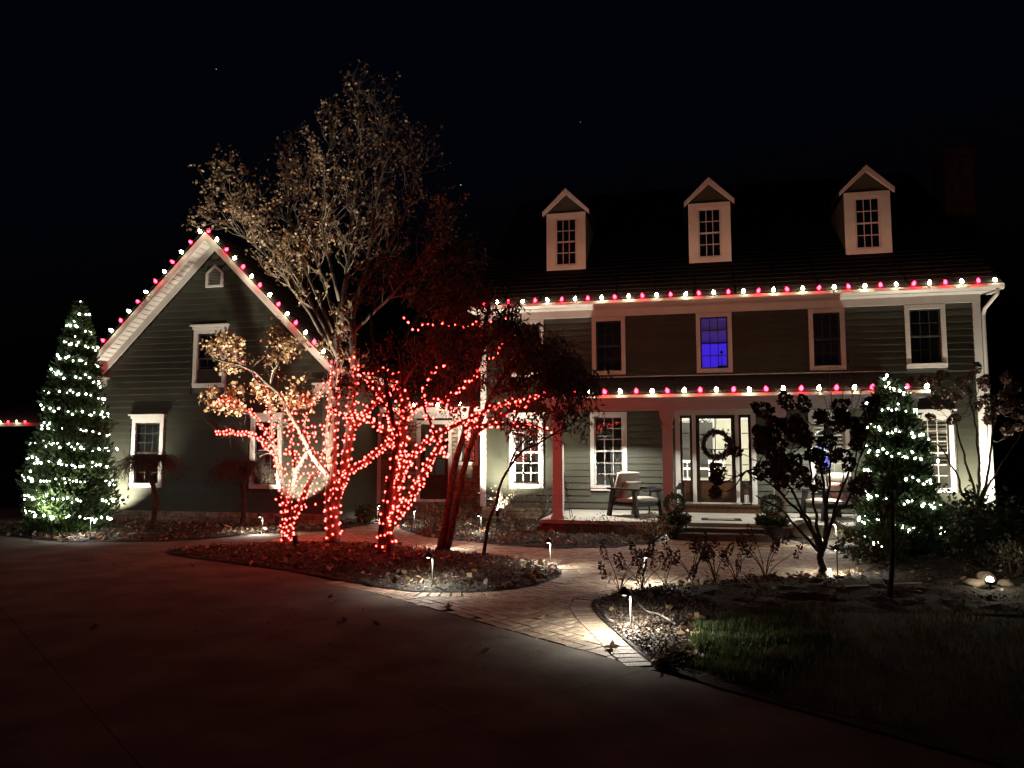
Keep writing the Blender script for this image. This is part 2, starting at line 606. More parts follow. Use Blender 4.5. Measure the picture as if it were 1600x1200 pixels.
def brick_mesh(L, Wd, z0, z1, e=0.004):
    mb = MB()
    a, b = L / 2, Wd / 2
    v = [(-a, -b, z0), (a, -b, z0), (a, b, z0), (-a, b, z0), (-a, -b, z1 - e), (a, -b, z1 - e), (a, b, z1 - e), (-a, b, z1 - e),
         (-a + e, -b + e, z1), (a - e, -b + e, z1), (a - e, b - e, z1), (-a + e, b - e, z1)]
    f = [(8, 9, 10, 11)] + [(i, (i + 1) % 4, (i + 1) % 4 + 4, i + 4) for i in range(4)] + [(i + 4, (i + 1) % 4 + 4, (i + 1) % 4 + 8, i + 8) for i in range(4)]
    mb.add(v, f)
    return mb


BL, BW = 0.235, 0.116
bm_ = brick_mesh(BL - .008, BW - .008, -0.008, 0.003)
bmesh_shared = bm_.mesh('paver', M['paver'])


def nearest(x, y, poly):
    p = np.array([(a[0], a[1]) for a in poly])
    q = np.roll(p, -1, axis=0)
    d = q - p
    t = np.clip(((x - p[:, 0]) * d[:, 0] + (y - p[:, 1]) * d[:, 1]) / (np.sum(d * d, axis=1) + 1e-12), 0, 1)
    e = p + d * t[:, None]
    k = int(np.argmin(np.hypot(e[:, 0] - x, e[:, 1] - y)))
    return e[k]


def clip_half(poly, p0, n):
    out = []
    for a, b in zip(poly, poly[1:] + poly[:1]):
        da, db = (a - p0) @ n, (b - p0) @ n
        if da >= 0:
            out.append(a)
        if (da >= 0) != (db >= 0):
            out.append(a + (b - a) * (da / (da - db)))
    return out


def brick_poly(X, Y, a, L=None, Wd=None):
    L, Wd = (BL - .008) / 2, (BW - .008) / 2
    c, s_ = math.cos(a), math.sin(a)
    return [np.array([X + u * c - v * s_, Y + u * s_ + v * c]) for u, v in ((-L, -Wd), (L, -Wd), (L, Wd), (-L, Wd))]


def brick_from_poly(mb, poly, z0, z1, e=0.004):
    n = len(poly)
    c = sum(poly) / n
    ins = [p + (c - p) / (np.linalg.norm(c - p) + 1e-9) * e for p in poly]
    v = [(p[0], p[1], z0) for p in poly] + [(p[0], p[1], z1 - e) for p in poly] + [(p[0], p[1], z1) for p in ins]
    f = [tuple(range(2 * n, 3 * n))] + [(i, (i + 1) % n, (i + 1) % n + n, i + n) for i in range(n)] + [(i + n, (i + 1) % n + n, (i + 1) % n + 2 * n, i + 2 * n) for i in range(n)]
    mb.add(v, f)


CUTN = -dv
placed = []
ang = math.atan2(du[1], du[0]) 
ca, sa = math.cos(ang), math.sin(ang)


def edge_clear(x, y):
    return min(poly_dist(x, y, ISL), poly_dist(x, y, RBED)) > 0.27


for i in range(-150, 150):
    for j in range(-70, 70):
        # herringbone: pairs stepped along the diagonal
        for k in (0, 1):
            bx = (i + 2 * 2 * 0) * BW
            ox, oy = i * BW + j * 2 * BL, i * BW
            if k == 0:
                cx, cy_, rot = ox + BL / 2, oy + BW / 2, 0
            else:
                cx, cy_, rot = ox + BL + BW / 2 - BW * 0 , oy + BL / 2 - BW * 0, 90
            if k == 1:
                cx, cy_ = ox + BL + BW / 2, oy + BW - BL / 2 + BW * 0
            X = -3.5 + cx * ca - cy_ * sa
            Y = 11.5 + cx * sa + cy_ * ca
            if not (-9.5 < X < 4 and 5.5 < Y < 18.5):
                continue
            if in_poly(X, Y, ISL) or in_poly(X, Y, RBED) or not (in_poly(X, Y, WALKP) or poly_dist(X, Y, WALKP) < .12):
                continue
            pl = brick_poly(X, Y, ang + R(rot))
            full = True
            for poly in (ISL, RBED):
                if poly_dist(X, Y, poly) < .45:
                    e = nearest(X, Y, poly)
                    n_ = np.array([X, Y]) - e
                    n_ /= np.linalg.norm(n_) + 1e-9
                    k_ = clip_half(pl, e + n_ * .236, n_)
                    full = full and len(k_) == 4 and k_[0] is pl[0] and k_[2] is pl[2]
                    pl = k_
                if len(pl) < 3:
                    break
            if len(pl) >= 3 and poly_dist(X, Y, WALKP[:4]) < .3 and (np.array([X, Y]) - a0) @ du > -1:
                k_ = clip_half(pl, a0 - dv * .001, CUTN)
                full = full and len(k_) == 4 and k_[0] is pl[0] and k_[2] is pl[2]
                pl = k_
            elif len(pl) >= 3 and not in_poly(X, Y, WALKP):
                continue
            if len(pl) < 3:
                continue
            ar = 0.5 * abs(sum(a[0] * b[1] - b[0] * a[1] for a, b in zip(pl, pl[1:] + pl[:1])))
            if ar < .0012:
                continue
            placed.append((X, Y, ang + R(rot), None if full else pl))
# radial edging along the island tip and the right-hand bed


def edging(line, closed=False, inner=None, sgn=1):
    pts = [np.array(p) for p in line]
    if closed:
        pts.append(pts[0])
    acc = 0.0
    for a, b in zip(pts[:-1], pts[1:]):
        d = b - a
        L = np.linalg.norm(d)
        if L < 1e-6:
            continue
        d /= L
        n = np.array([-d[1], d[0]]) * sgn
        while acc < L:
            c = a + d * acc + n * 0.118
            if in_poly(c[0], c[1], WALKP) and not in_poly(c[0], c[1], ISL) and not in_poly(c[0], c[1], RBED):
                placed.append((c[0], c[1], math.atan2(n[1], n[0]), None))
            acc += BW + .002
        acc -= L


edging(ISL, True, sgn=1)
edging(ISL, True, sgn=-1)
edging(smooth_poly(RBED, 2)[:60], sgn=1)
edging(smooth_poly(RBED, 2)[:60], sgn=-1)
placed.sort(key=lambda t: t[0] ** 2 + t[1] ** 2)
for X, Y, a, pl in placed[:300]:
    if pl is None:
        me = bmesh_shared
        rz = a + rng.uniform(-.012, .012)
    else:
        b_ = MB()
        brick_from_poly(b_, pl, -0.008, 0.003)
        me = b_.mesh('paver', M['paver'], (X, Y, 0))
        rz = 0
    o = bpy.data.objects.new('paver', me)
    o.location = (X, Y, rng.uniform(-.002, .002))
    o.rotation_euler = (rng.uniform(-.012, .012), rng.uniform(-.012, .012), rz)
    link(o, walk)
mb = MB()
for X, Y, a, pl in placed[300:]:
    dz_ = rng.uniform(-.002, .002)
    brick_from_poly(mb, pl if pl is not None else brick_poly(X, Y, a + rng.uniform(-.012, .012)), -0.008 + dz_, 0.003 + dz_)
tag(mb.build('pavers', M['paver'], walk), kind='stuff')

bed_sheet('island_bed', ISL, M['soil'], 0.12)
bed_sheet('lawn_side_bed', RBED, M['soil'], 0.16)
bed_sheet('front_bed', UBED, M['soil'], 0.14)
bed_sheet('corner_bed', RUB, M['soil'], 0.18)
bed_sheet('garage_bed', LBED, M['soil'], 0.16)
LAWN = [RBED[-1], RBED[-2], RBED[-3], RBED[-4], (0.9, 8.5), (2.6, 8.75), (6, 8.6), (12, 8.6), (13, 2.0), frame(9.5, 0.0, 0)[:2], frame(5, 0.0, 0)[:2], frame(0.62, 0.0, 0)[:2]]
lawn = bed_sheet('lawn', LAWN, M['turf'], 0.3, 0.03, 0.012, 0.008)


def scatter_flat(name, polys_n, size, m, zoff=0.012, aspect=0.6, tilt=0.45, label=None):
    pts = []
    for poly, n, zf in polys_n:
        for x, y in sample_poly(poly, n):
            pts.append((x, y, (bed_z(x, y, poly) if zf else 0.0) + zoff + rng.uniform(0, 0.02)))
    sz = nrg.uniform(size[0], size[1], len(pts))
    o = bpy.data.objects.new(name, quads_mesh(name, leaf_quads(pts, sz, aspect=aspect, flat=1 - tilt), m))
    return tag(link(o), kind='stuff')


scatter_flat('mulch_chips', [(ISL, 14000, 1), (UBED, 7000, 1), (LBED, 6000, 1), (RBED, 16000, 1), (RUB, 2500, 1), ([G(*p)[:2] for p in [(925, 946), (960, 933), (1058, 915), (1120, 950), (1080, 990), (1080, 1050), (1030, 1042), (966, 990)]], 12000, 1)], (0.012, 0.045), M['mulch'], aspect=0.45)
LEAFL = [G(*p)[:2] for p in [(60, 843), (105, 846), (180, 846), (262, 845), (360, 837), (470, 830), (502, 829), (500, 822), (400, 826), (262, 838), (180, 836), (80, 836)]]
LEAFR = [G(*p)[:2] for p in [(1010, 1035), (1030, 1043), (1095, 1046), (1095, 1000), (1110, 980), (1080, 965), (1060, 985), (1070, 1010)]]
LEAFM = [G(*p)[:2] for p in [(629, 827), (671, 839), (750, 847), (800, 852), (820, 838), (740, 832), (650, 822)]]
LEAFE = [G(*p)[:2] for p in [(955, 931), (1120, 907), (1345, 896), (1345, 905), (1120, 918), (960, 942)]]
ISLT = [G(*p)[:2] for p in [(820, 880), (860, 888), (872, 898), (840, 912), (815, 900)]]
scatter_flat('fallen_leaves', [(ISL, 600, 1), (UBED, 700, 1), (LBED, 900, 1), (RBED, 700, 1), (RUB, 350, 1), (LEAFL, 900, 0), (LEAFR, 320, 0), (LEAFM, 450, 0), (LEAFE, 260, 0), (ISLT, 160, 0)], (0.05, 0.12), M['fallen'], zoff=0.02, aspect=0.7, tilt=0.5)
DEBRIS = [G(*p)[:2] for p in [(60, 856), (240, 872), (340, 885), (450, 900), (600, 930), (760, 975), (900, 1030), (640, 1080), (300, 1000), (120, 930)]]
scatter_flat('leaf_fragments', [(DEBRIS, 420, 0)], (0.012, 0.04), M['fallen'], zoff=-0.004, aspect=0.6, tilt=0.15)
# lawn grass
gp = []
for x, y in sample_poly(LAWN, 60000):
    if rng.random() < math.exp(-max(0, (math.hypot(x, y) - 7.5)) / 6):
        gp.append((x, y, 0.03))
LNEAR = [G(*p)[:2] for p in [(1090, 1048), (1078, 1010), (1090, 985), (1130, 967), (1250, 955), (1300, 1010), (1180, 1080)]]
gp += [(x, y, 0.025) for x, y in sample_poly(LNEAR, 14000)]
gp = np.array(gp)
ax = np.zeros((len(gp), 3))
ax[:, 2] = 1.2
o = bpy.data.objects.new('grass', quads_mesh('grass', leaf_quads(gp, nrg.uniform(0.03, 0.085, len(gp)) * (1 + .45 * np.sin(gp[:, 0] * 5.3 + 2 * np.sin(gp[:, 1] * 3.1)) * np.sin(gp[:, 1] * 6.7 + gp[:, 0])), aspect=0.11, axis=ax), M['grass']))
tag(link(o), kind='stuff')

# ------------------------------------------------------------------ house
YM, YG, YC, YP = 18.4, 15.9, 18.9, 15.5
X0, X1 = -5.0, 6.16
GX0, GX1, GXC = -13.92, -8.0, -10.95
house = thing('house', (0.5, 18.4, 0), 'olive green clapboard house with white trim, roof dormers and a front porch', 'house')


def wall_sheet(x0, x1, z0, z1, Y, holes, name, m, parent, top=None, depth=0.12):
    xs = sorted({x0, x1, *[h[0] for h in holes], *[h[1] for h in holes]})
    zs = sorted({z0, z1, *[h[2] for h in holes], *[h[3] for h in holes]})
    mb = MB()
    for a, b in zip(xs[:-1], xs[1:]):
        for c, d in zip(zs[:-1], zs[1:]):
            if any(h[0] <= a and b <= h[1] and h[2] <= c and d <= h[3] for h in holes):
                continue
            mb.add([(a, Y, c), (b, Y, c), (b, Y, d), (a, Y, d)], [(0, 1, 2, 3)])
    for h in holes:
        a, b, c, d = h
        for q in ([(a, Y, c), (b, Y, c), (b, Y + depth, c), (a, Y + depth, c)], [(a, Y, d), (b, Y, d), (b, Y + depth, d), (a, Y + depth, d)],
                  [(a, Y, c), (a, Y, d), (a, Y + depth, d), (a, Y + depth, c)], [(b, Y, c), (b, Y, d), (b, Y + depth, d), (b, Y + depth, c)]):
            mb.add(q, [(0, 1, 2, 3)])
    return mb.build(name, m, parent)


LAP = 0.152


def siding(parent, x0f, x1f, z0, z1, Y, holes, lap=LAP):
    """clapboards as single boards, cut at the openings; x0f/x1f give the wall ends at a height"""
    z = z0
    while z < z1 - 0.02:
        zt = min(z + lap, z1)
        za = (z + zt) / 2
        segs = [(x0f(zt), x1f(zt))]
        for h in holes:
            if h[2] < zt - 0.01 and h[3] > z + 0.01:
                new = []
                for a, b in segs:
                    if h[1] <= a or h[0] >= b:
                        new.append((a, b))
                    else:
                        if h[0] - a > 0.03:
                            new.append((a, h[0]))
                        if b - h[1] > 0.03:
                            new.append((h[1], b))
                segs = new
        for a, b in segs:
            if b - a < 0.05:
                continue
            mb = MB()
            dz = rng.uniform(-.0015, .0015)
            mb.prism([(Y - 0.044, z - 0.004 + dz), (Y - 0.006, zt + 0.004), (Y - 0.001, zt + 0.004), (Y - 0.001, z - 0.004 + dz)], 'x', a, b)
            mb.build('siding_board', M['siding'], parent)
        z += lap


pane_cache = {}


def window(parent, x0, x1, z0, z1, Y, cw=0.095, cols=3, rows=3, crown=False, sash='sashdark', name='window', sillh=0.0, bottom=None, ctrim='trim'):
    """x0..z1 outer edge of the casing; returns the window part, glass opening"""
    mb = MB()
    yo = Y - 0.055
    bt = bottom or cw
    mb.box(x0, x0 + cw, yo, Y + 0.03, z0, z1)
    mb.box(x1 - cw, x1, yo, Y + 0.03, z0, z1)
    mb.box(x0 + cw, x1 - cw, yo - .002, Y + 0.03, z1 - cw, z1)
    mb.box(x0 + cw, x1 - cw, yo - .002, Y + 0.03, z0, z0 + bt)
    win = mb.build(name, M[ctrim], parent)
    if crown:
        c = MB()
        c.box(x0 - .02, x1 + .02, yo - .03, Y + .01, z1, z1 + .07)
        c.box(x0 - .06, x1 + .06, yo - .075, Y + .01, z1 + .07, z1 + .105)
        c.build('crown_moulding', M[ctrim], win)
    s_ = MB()
    s_.box(x0 + .01, x1 - .01, yo - .03, yo, z0 + bt - .03, z0 + bt + .002)
    s_.build('sill', M[ctrim], win)
    gx0, gx1, gz0, gz1 = x0 + cw, x1 - cw, z0 + bt, z1 - cw
    zm = (gz0 + gz1) / 2
    fr = 0.035
    mu = 0.016
    for (za, zb, yy) in ((gz0, zm + .015, Y + 0.03), (zm - .015, gz1, Y + 0.0)):
        sm = MB()
        sm.box(gx0, gx0 + fr, yy, yy + .03, za, zb)
        sm.box(gx1 - fr, gx1, yy, yy + .03, za, zb)
        sm.box(gx0 + fr, gx1 - fr, yy, yy + .03, za, za + fr)
        sm.box(gx0 + fr, gx1 - fr, yy, yy + .03, zb - fr, zb)
        ix0, ix1, iz0, iz1 = gx0 + fr, gx1 - fr, za + fr, zb - fr
        pw, ph = (ix1 - ix0) / cols, (iz1 - iz0) / rows
        for i in range(1, cols):
            sm.box(ix0 + pw * i - mu / 2, ix0 + pw * i + mu / 2, yy + .006, yy + .024, iz0, iz1)
        for j in range(1, rows):
            for i in range(cols):
                sm.box(ix0 + pw * i + mu / 2, ix0 + pw * (i + 1) - mu / 2, yy + .006, yy + .024, iz0 + ph * j - mu / 2, iz0 + ph * j + mu / 2)
        sm.build('sash', M[sash], win)
        key = (round(pw, 4), round(ph, 4))
        if key not in pane_cache:
            pm = MB()
            pm.box(-pw / 2 + mu / 2 - .001, pw / 2 - mu / 2 + .001, -.002, .002, -ph / 2 + mu / 2 - .001, ph / 2 - mu / 2 + .001)
            pane_cache[key] = pm.mesh('pane', M['glass'])
        for i in range(cols):
            for j in range(rows):
                o = bpy.data.objects.new('pane', pane_cache[key])
                o.location = Vector((ix0 + pw * (i + .5), yy + .015, iz0 + ph * (j + .5))) - W(win)
                o.rotation_euler = (rng.uniform(-.006, .006), 0, rng.uniform(-.006, .006))
                link(o, win)
    return win, (gx0, gx1, gz0, gz1)


def room(parent, x0, x1, y0, y1, z0, z1, m, hole=None):
    """five-sided interior open to the facade (the window side)"""
    mb = MB()
    v = [(x0, y0, z0), (x1, y0, z0), (x1, y1, z0), (x0, y1, z0), (x0, y0, z1), (x1, y0, z1), (x1, y1, z1), (x0, y1, z1)]
    mb.add(v, [(0, 1, 2, 3), (4, 7, 6, 5), (2, 6, 7, 3), (0, 3, 7, 4), (1, 5, 6, 2)])
    return mb.build('interior_room', m, parent)


# --- openings (outer casing)
UP = [(-4.28, -3.48), (-2.29, -1.49), (0.16, 0.97), (2.65, 3.42), (4.66, 5.48)]
UZ = (3.47, 4.875)
LOW = [(-4.33, -3.5, 0.76, 2.48, True), (-2.35, -1.48, 0.72, 2.58, False), (2.58, 3.43, 0.73, 2.58, False), (4.72, 5.53, 0.76, 2.45, True)]
holesM = [(a + .05, b - .05, UZ[0] + .05, UZ[1] - .05) for a, b in UP] + [(a + .05, b - .05, c + .05, d - .05) for a, b, c, d, _ in LOW] + [(-0.28, 1.36, 0.45, 2.52)]
main_wall = wall_sheet(X0, X1, 0.0, 5.05, YM, holesM, 'front_wall', M['backwall'], house)
cutM = [(a, b, UZ[0], UZ[1]) for a, b in UP] + [(a - (.06 if k else 0), b + (.06 if k else 0), c, d + (.105 if k else 0)) for a, b, c, d, k in LOW] + [(-0.36, 1.44, 0.27, 2.64)]
siding(main_wall, lambda z: X0 + .07, lambda z: X1 - .14, 0.30, 3.34, YM, cutM)
siding(main_wall, lambda z: X0 + .07, lambda z: X1 - .14, 3.40, 4.89, YM, cutM)
# other walls of the main block
mb = MB()
mb.add([(X1, YM, 0), (X1, 30.6, 0), (X1, 30.6, 5.05), (X1, 24.3, 9.9), (X1, YM, 5.05)], [(0, 1, 2, 3, 4)])
mb.add([(X0, YM, 0), (X0, 30.6, 0), (X0, 30.6, 5.05), (X0, 24.3, 9.9), (X0, YM, 5.05)], [(4, 3, 2, 1, 0)])
mb.add([(X0, 30.6, 0), (X1, 30.6, 0), (X1, 30.6, 5.05), (X0, 30.6, 5.05)], [(0, 1, 2, 3)])
mb.build('rear_wall', M['siding'], house)

for i, (a, b) in enumerate(UP):
    w, gl = window(house, a, b, UZ[0], UZ[1], YM, cols=3, rows=2, sash='sashdark')
    if i == 2:
        room(house, a - .5, b + .5, YM + .13, YM + 3.2, 3.3, 5.0, M['room'])
        bl = MB()
        for k in range(13):
            z = 4.76 - k * .045
            bl.box(a + .1, b - .1, YM + .16, YM + .165, z - .034, z)
        bl.build('blind', M['blind'], w)
        mb = MB()
        mb.tube([(b - .22, YM + .5, 3.6), (b - .22, YM + .5, 4.0)], .008, 6)
        mb.lathe([(.03, 0), (.035, .02), (.02, .07)], (b - .22, YM + .5, 3.98), 8)
        mb.box(b - .32, b - .1, YM + .4, YM + .7, 3.3, 3.68)
        mb.build('lamp_table', M['blackpaint'], house)
        lamp('blue_room_light', 'SPOT', (a + .4, YM + .5, 4.85), 300, (0.045, 0.018, 1.0), house, target=(a + .4, YM + 3.1, 4.1), angle=120, blend=.3, radius=.1)
    else:
        room(house, a - .2, b + .2, YM + .13, YM + 1.2, 3.3, 5.0, M['darkroom'])
for i, (a, b, c, d, k) in enumerate(LOW):
    w, gl = window(house, a, b, c, d, YM, cols=3, rows=3, crown=k, sash='sash' if i in (1,) else 'sash')
    if i == 0:
        room(house, a - 0.35, b + 0.55, YM + .13, YM + 2.6, 0.35, 2.65, M['roomgrey'])
        mb = MB()
        mb.box(-4.1, -3.95, YM + 2.0, YM + 2.2, .35, 1.6)
        mb.box(-4.16, -3.89, YM + 1.9, YM + 2.3, 1.6, 1.63)
        mb.box(-3.72, -3.66, YM + 1.2, YM + 2.5, .35, 2.4)
        mb.build('inner_door', M['trim'], house)
        lamp('study_lamp', 'SPOT', (-3.4, YM + .5, 2.4), 45, (1, .93, .72), house, target=(-3.9, YM + 2.6, 1.4), angle=110, blend=.4, radius=.1)
    elif i == 1:
        room(house, a - 0.2, b + 0.15, YM + .13, YM + 2.6, 0.35, 2.65, M['roomgrey'])
        cu = MB()
        pts = [(a + .48 + .02 * k_, YM + .17 + .012 * math.sin(k_ * 1.9)) for k_ in range(14)]
        for (xa, ya), (xb, yb) in zip(pts[:-1], pts[1:]):
            cu.add([(xa, ya, .8), (xb, yb, .8), (xb - .06, yb, 1.75), (xa - .03, ya, 1.75)], [(0, 1, 2, 3)])
        cu.build('curtain', M['curtain'], w)
    else:
        room(house, a - 0.4, b + 0.4, YM + .13, YM + 3.2, 0.35, 2.65, M['room'])
        for k_ in range(11):
            z = d - .16 - k_ * .085
            sl = MB()
            sl.prism([(YM + .10, z - .052), (YM + .125, z), (YM + .128, z), (YM + .103, z - .052)], 'x', a + .1, b - .1)
            sl.build('blind_slat', M['blind'], w)
        lamp('room_lamp', 'SPOT', ((a + b) / 2, YM + .6, 2.5), 230 if i == 2 else 90, (1, .94, .78), house, target=((a + b) / 2, YM + 3.2, 1.5), angle=125, blend=.3, radius=.12)
        if i == 2:
            mb = MB()
            mb.box(3.05, 3.3, YM + 1.9, YM + 1.93, 1.25, 1.85)
            mb.build('glowing_screen', M['screen'], house)

# --- eaves, corner boards, foundation of the main block
mb = MB()
mb.box(X0 - .07, X0 + .07, YM - .058, YM + .1, 0.30, 4.885)
mb.build('corner_board', M['trim'], house)
mb = MB()
mb.box(X1 - .14, X1 + .012, YM - .058, YM + .1, 0.30, 4.885)
mb.build('corner_board', M['trim'], house)
mb = MB()
mb.box(X0 - .07, X1 + .02, YM - .062, YM, 4.886, 5.06)
mb.build('frieze_board', M['trim'], house)
mb = MB()
mb.box(X0 - .3, X1 + .3, 17.99, YM + .1, 5.06, 5.085)
mb.build('soffit', M['trim'], house)
mb = MB()
mb.prism([(17.88, 5.19), (17.87, 5.12), (17.92, 5.07), (17.99, 5.07), (17.99, 5.2), (17.975, 5.2), (17.975, 5.09), (17.93, 5.09), (17.895, 5.13), (17.895, 5.19)], 'x', X0 - .32, X1 + .34)
mb.build('gutter', M['gutter'], house)
mb = MB()
mb.box(X0 - .3, X1 + .32, 17.992, 18.02, 5.087, 5.24)
mb.build('fascia', M['trim'], house)
mb = MB()
mb.tube([(X1 + .22, 17.93, 5.07), (X1 + .22, 17.95, 4.98), (X1 + .08, 18.30, 4.72), (X1 + .07, 18.36, 4.6), (X1 + .07, 18.36, 0.25), (X1 + .1, 18.2, 0.08)], .04, 8)
mb.build('downspout', M['gutter'], house)


def stones(parent, x0, x1, z0, z1, Y, h=0.115, wl=(0.16, 0.36), m='stone', name='stone', back=0.0):
    b = MB()
    b.box(x0, x1, Y, Y + .05, z0, z1)
    base = b.build('stone_backing', M['mortar'], parent)
    n = max(1, round((z1 - z0) / h))
    hh = (z1 - z0) / n
    for j in range(n):
        x = x0 + rng.uniform(-.1, 0)
        while x < x1 - .02:
            w = rng.uniform(*wl)
            xa, xb = max(x, x0), min(x + w, x1)
            if x1 - xb < .08:
                xb = x1
            if xb - xa > .04:
                s_ = MB()
                g_ = .006
                pr = rng.uniform(.015, .04)
                za, zb = z0 + j * hh + g_, z0 + (j + 1) * hh - g_
                jt = lambda: rng.uniform(-.008, .008)
                fr_ = [(xa + g_ + .01 + jt(), Y - pr, za + .008 + jt()), (xb - g_ - .01 + jt(), Y - pr + jt(), za + .008 + jt()), (xb - g_ - .01 + jt(), Y - pr + jt(), zb - .008 + jt()), (xa + g_ + .01 + jt(), Y - pr, zb - .008 + jt())]
                bk = [(xa + g_, Y - .002, za), (xb - g_, Y - .002, za), (xb - g_, Y - .002, zb), (xa + g_, Y - .002, zb)]
                s_.add(fr_ + bk, [(0, 1, 2, 3)] + [(i, i + 4, (i + 1) % 4 + 4, (i + 1) % 4) for i in range(4)])
                s_.build(name, M[m], base)
            x = xb if xb == x1 else x + w
    return base


stones(house, X0 - .04, -3.05, 0.0, 0.29, YM - .05)
stones(house, 4.3, X1 + .02, 0.0, 0.29, YM - .05, h=.1)

# --- roofs


def roof_plane(parent, e0, e1, r0, r1, n, th=0.05, name='roof'):
    """lapped shingle courses between an eave line e0-e1 and a ridge line r0-r1"""
    e0, e1, r0, r1 = [np.array(p, float) for p in (e0, e1, r0, r1)]
    nrm = np.cross(e1 - e0, r0 - e0)
    nrm /= np.linalg.norm(nrm)
    if nrm[2] < 0:
        nrm = -nrm
    d = MB()
    vv = [e0, e1, r1, r0]
    d.add(vv + [p - nrm * th for p in vv], [(0, 1, 2, 3), (7, 6, 5, 4), (0, 4, 5, 1), (1, 5, 6, 2), (2, 6, 7, 3), (3, 7, 4, 0)])
    deck = d.build(name, M['shingle'], parent)
    c = MB()
    for i in range(n):
        t0, t1 = i / n, min(1, (i + 1.15) / n)
        a, b = e0 + (r0 - e0) * t0, e1 + (r1 - e1) * t0
        c2, d2 = e0 + (r0 - e0) * t1, e1 + (r1 - e1) * t1
        L = np.linalg.norm(b - a)
        m_ = max(1, int(L / .9))
        for k in range(m_):
            f0, f1 = k / m_ + .002, (k + 1) / m_ - .002
            q = [a + (b - a) * f0, a + (b - a) * f1, c2 + (d2 - c2) * f1, c2 + (d2 - c2) * f0]
            c.add([q[0] + nrm * .016, q[1] + nrm * .016, q[2] + nrm * .003, q[3] + nrm * .003, q[0] + nrm * .001, q[1] + nrm * .001], [(0, 1, 2, 3), (4, 5, 1, 0)])
    tag(c.build('shingles', M['shingle'], deck), kind='stuff')
    return deck


roof_plane(house, (X0 - .3, 17.93, 5.24), (X1 + .32, 17.93, 5.24), (X0 - .3, 24.3, 9.93), (X1 + .32, 24.3, 9.93), 34)
roof_plane(house, (X0 - .3, 30.9, 5.1), (X1 + .32, 30.9, 5.1), (X0 - .3, 24.3, 9.93), (X1 + .32, 24.3, 9.93), 10)
mb = MB()
mb.box(6.48, 7.15, 21.2, 22.2, 0, 9.25)
mb.box(6.42, 7.21, 21.14, 22.26, 9.25, 9.4)
mb.build('chimney', M['chimney'], house)

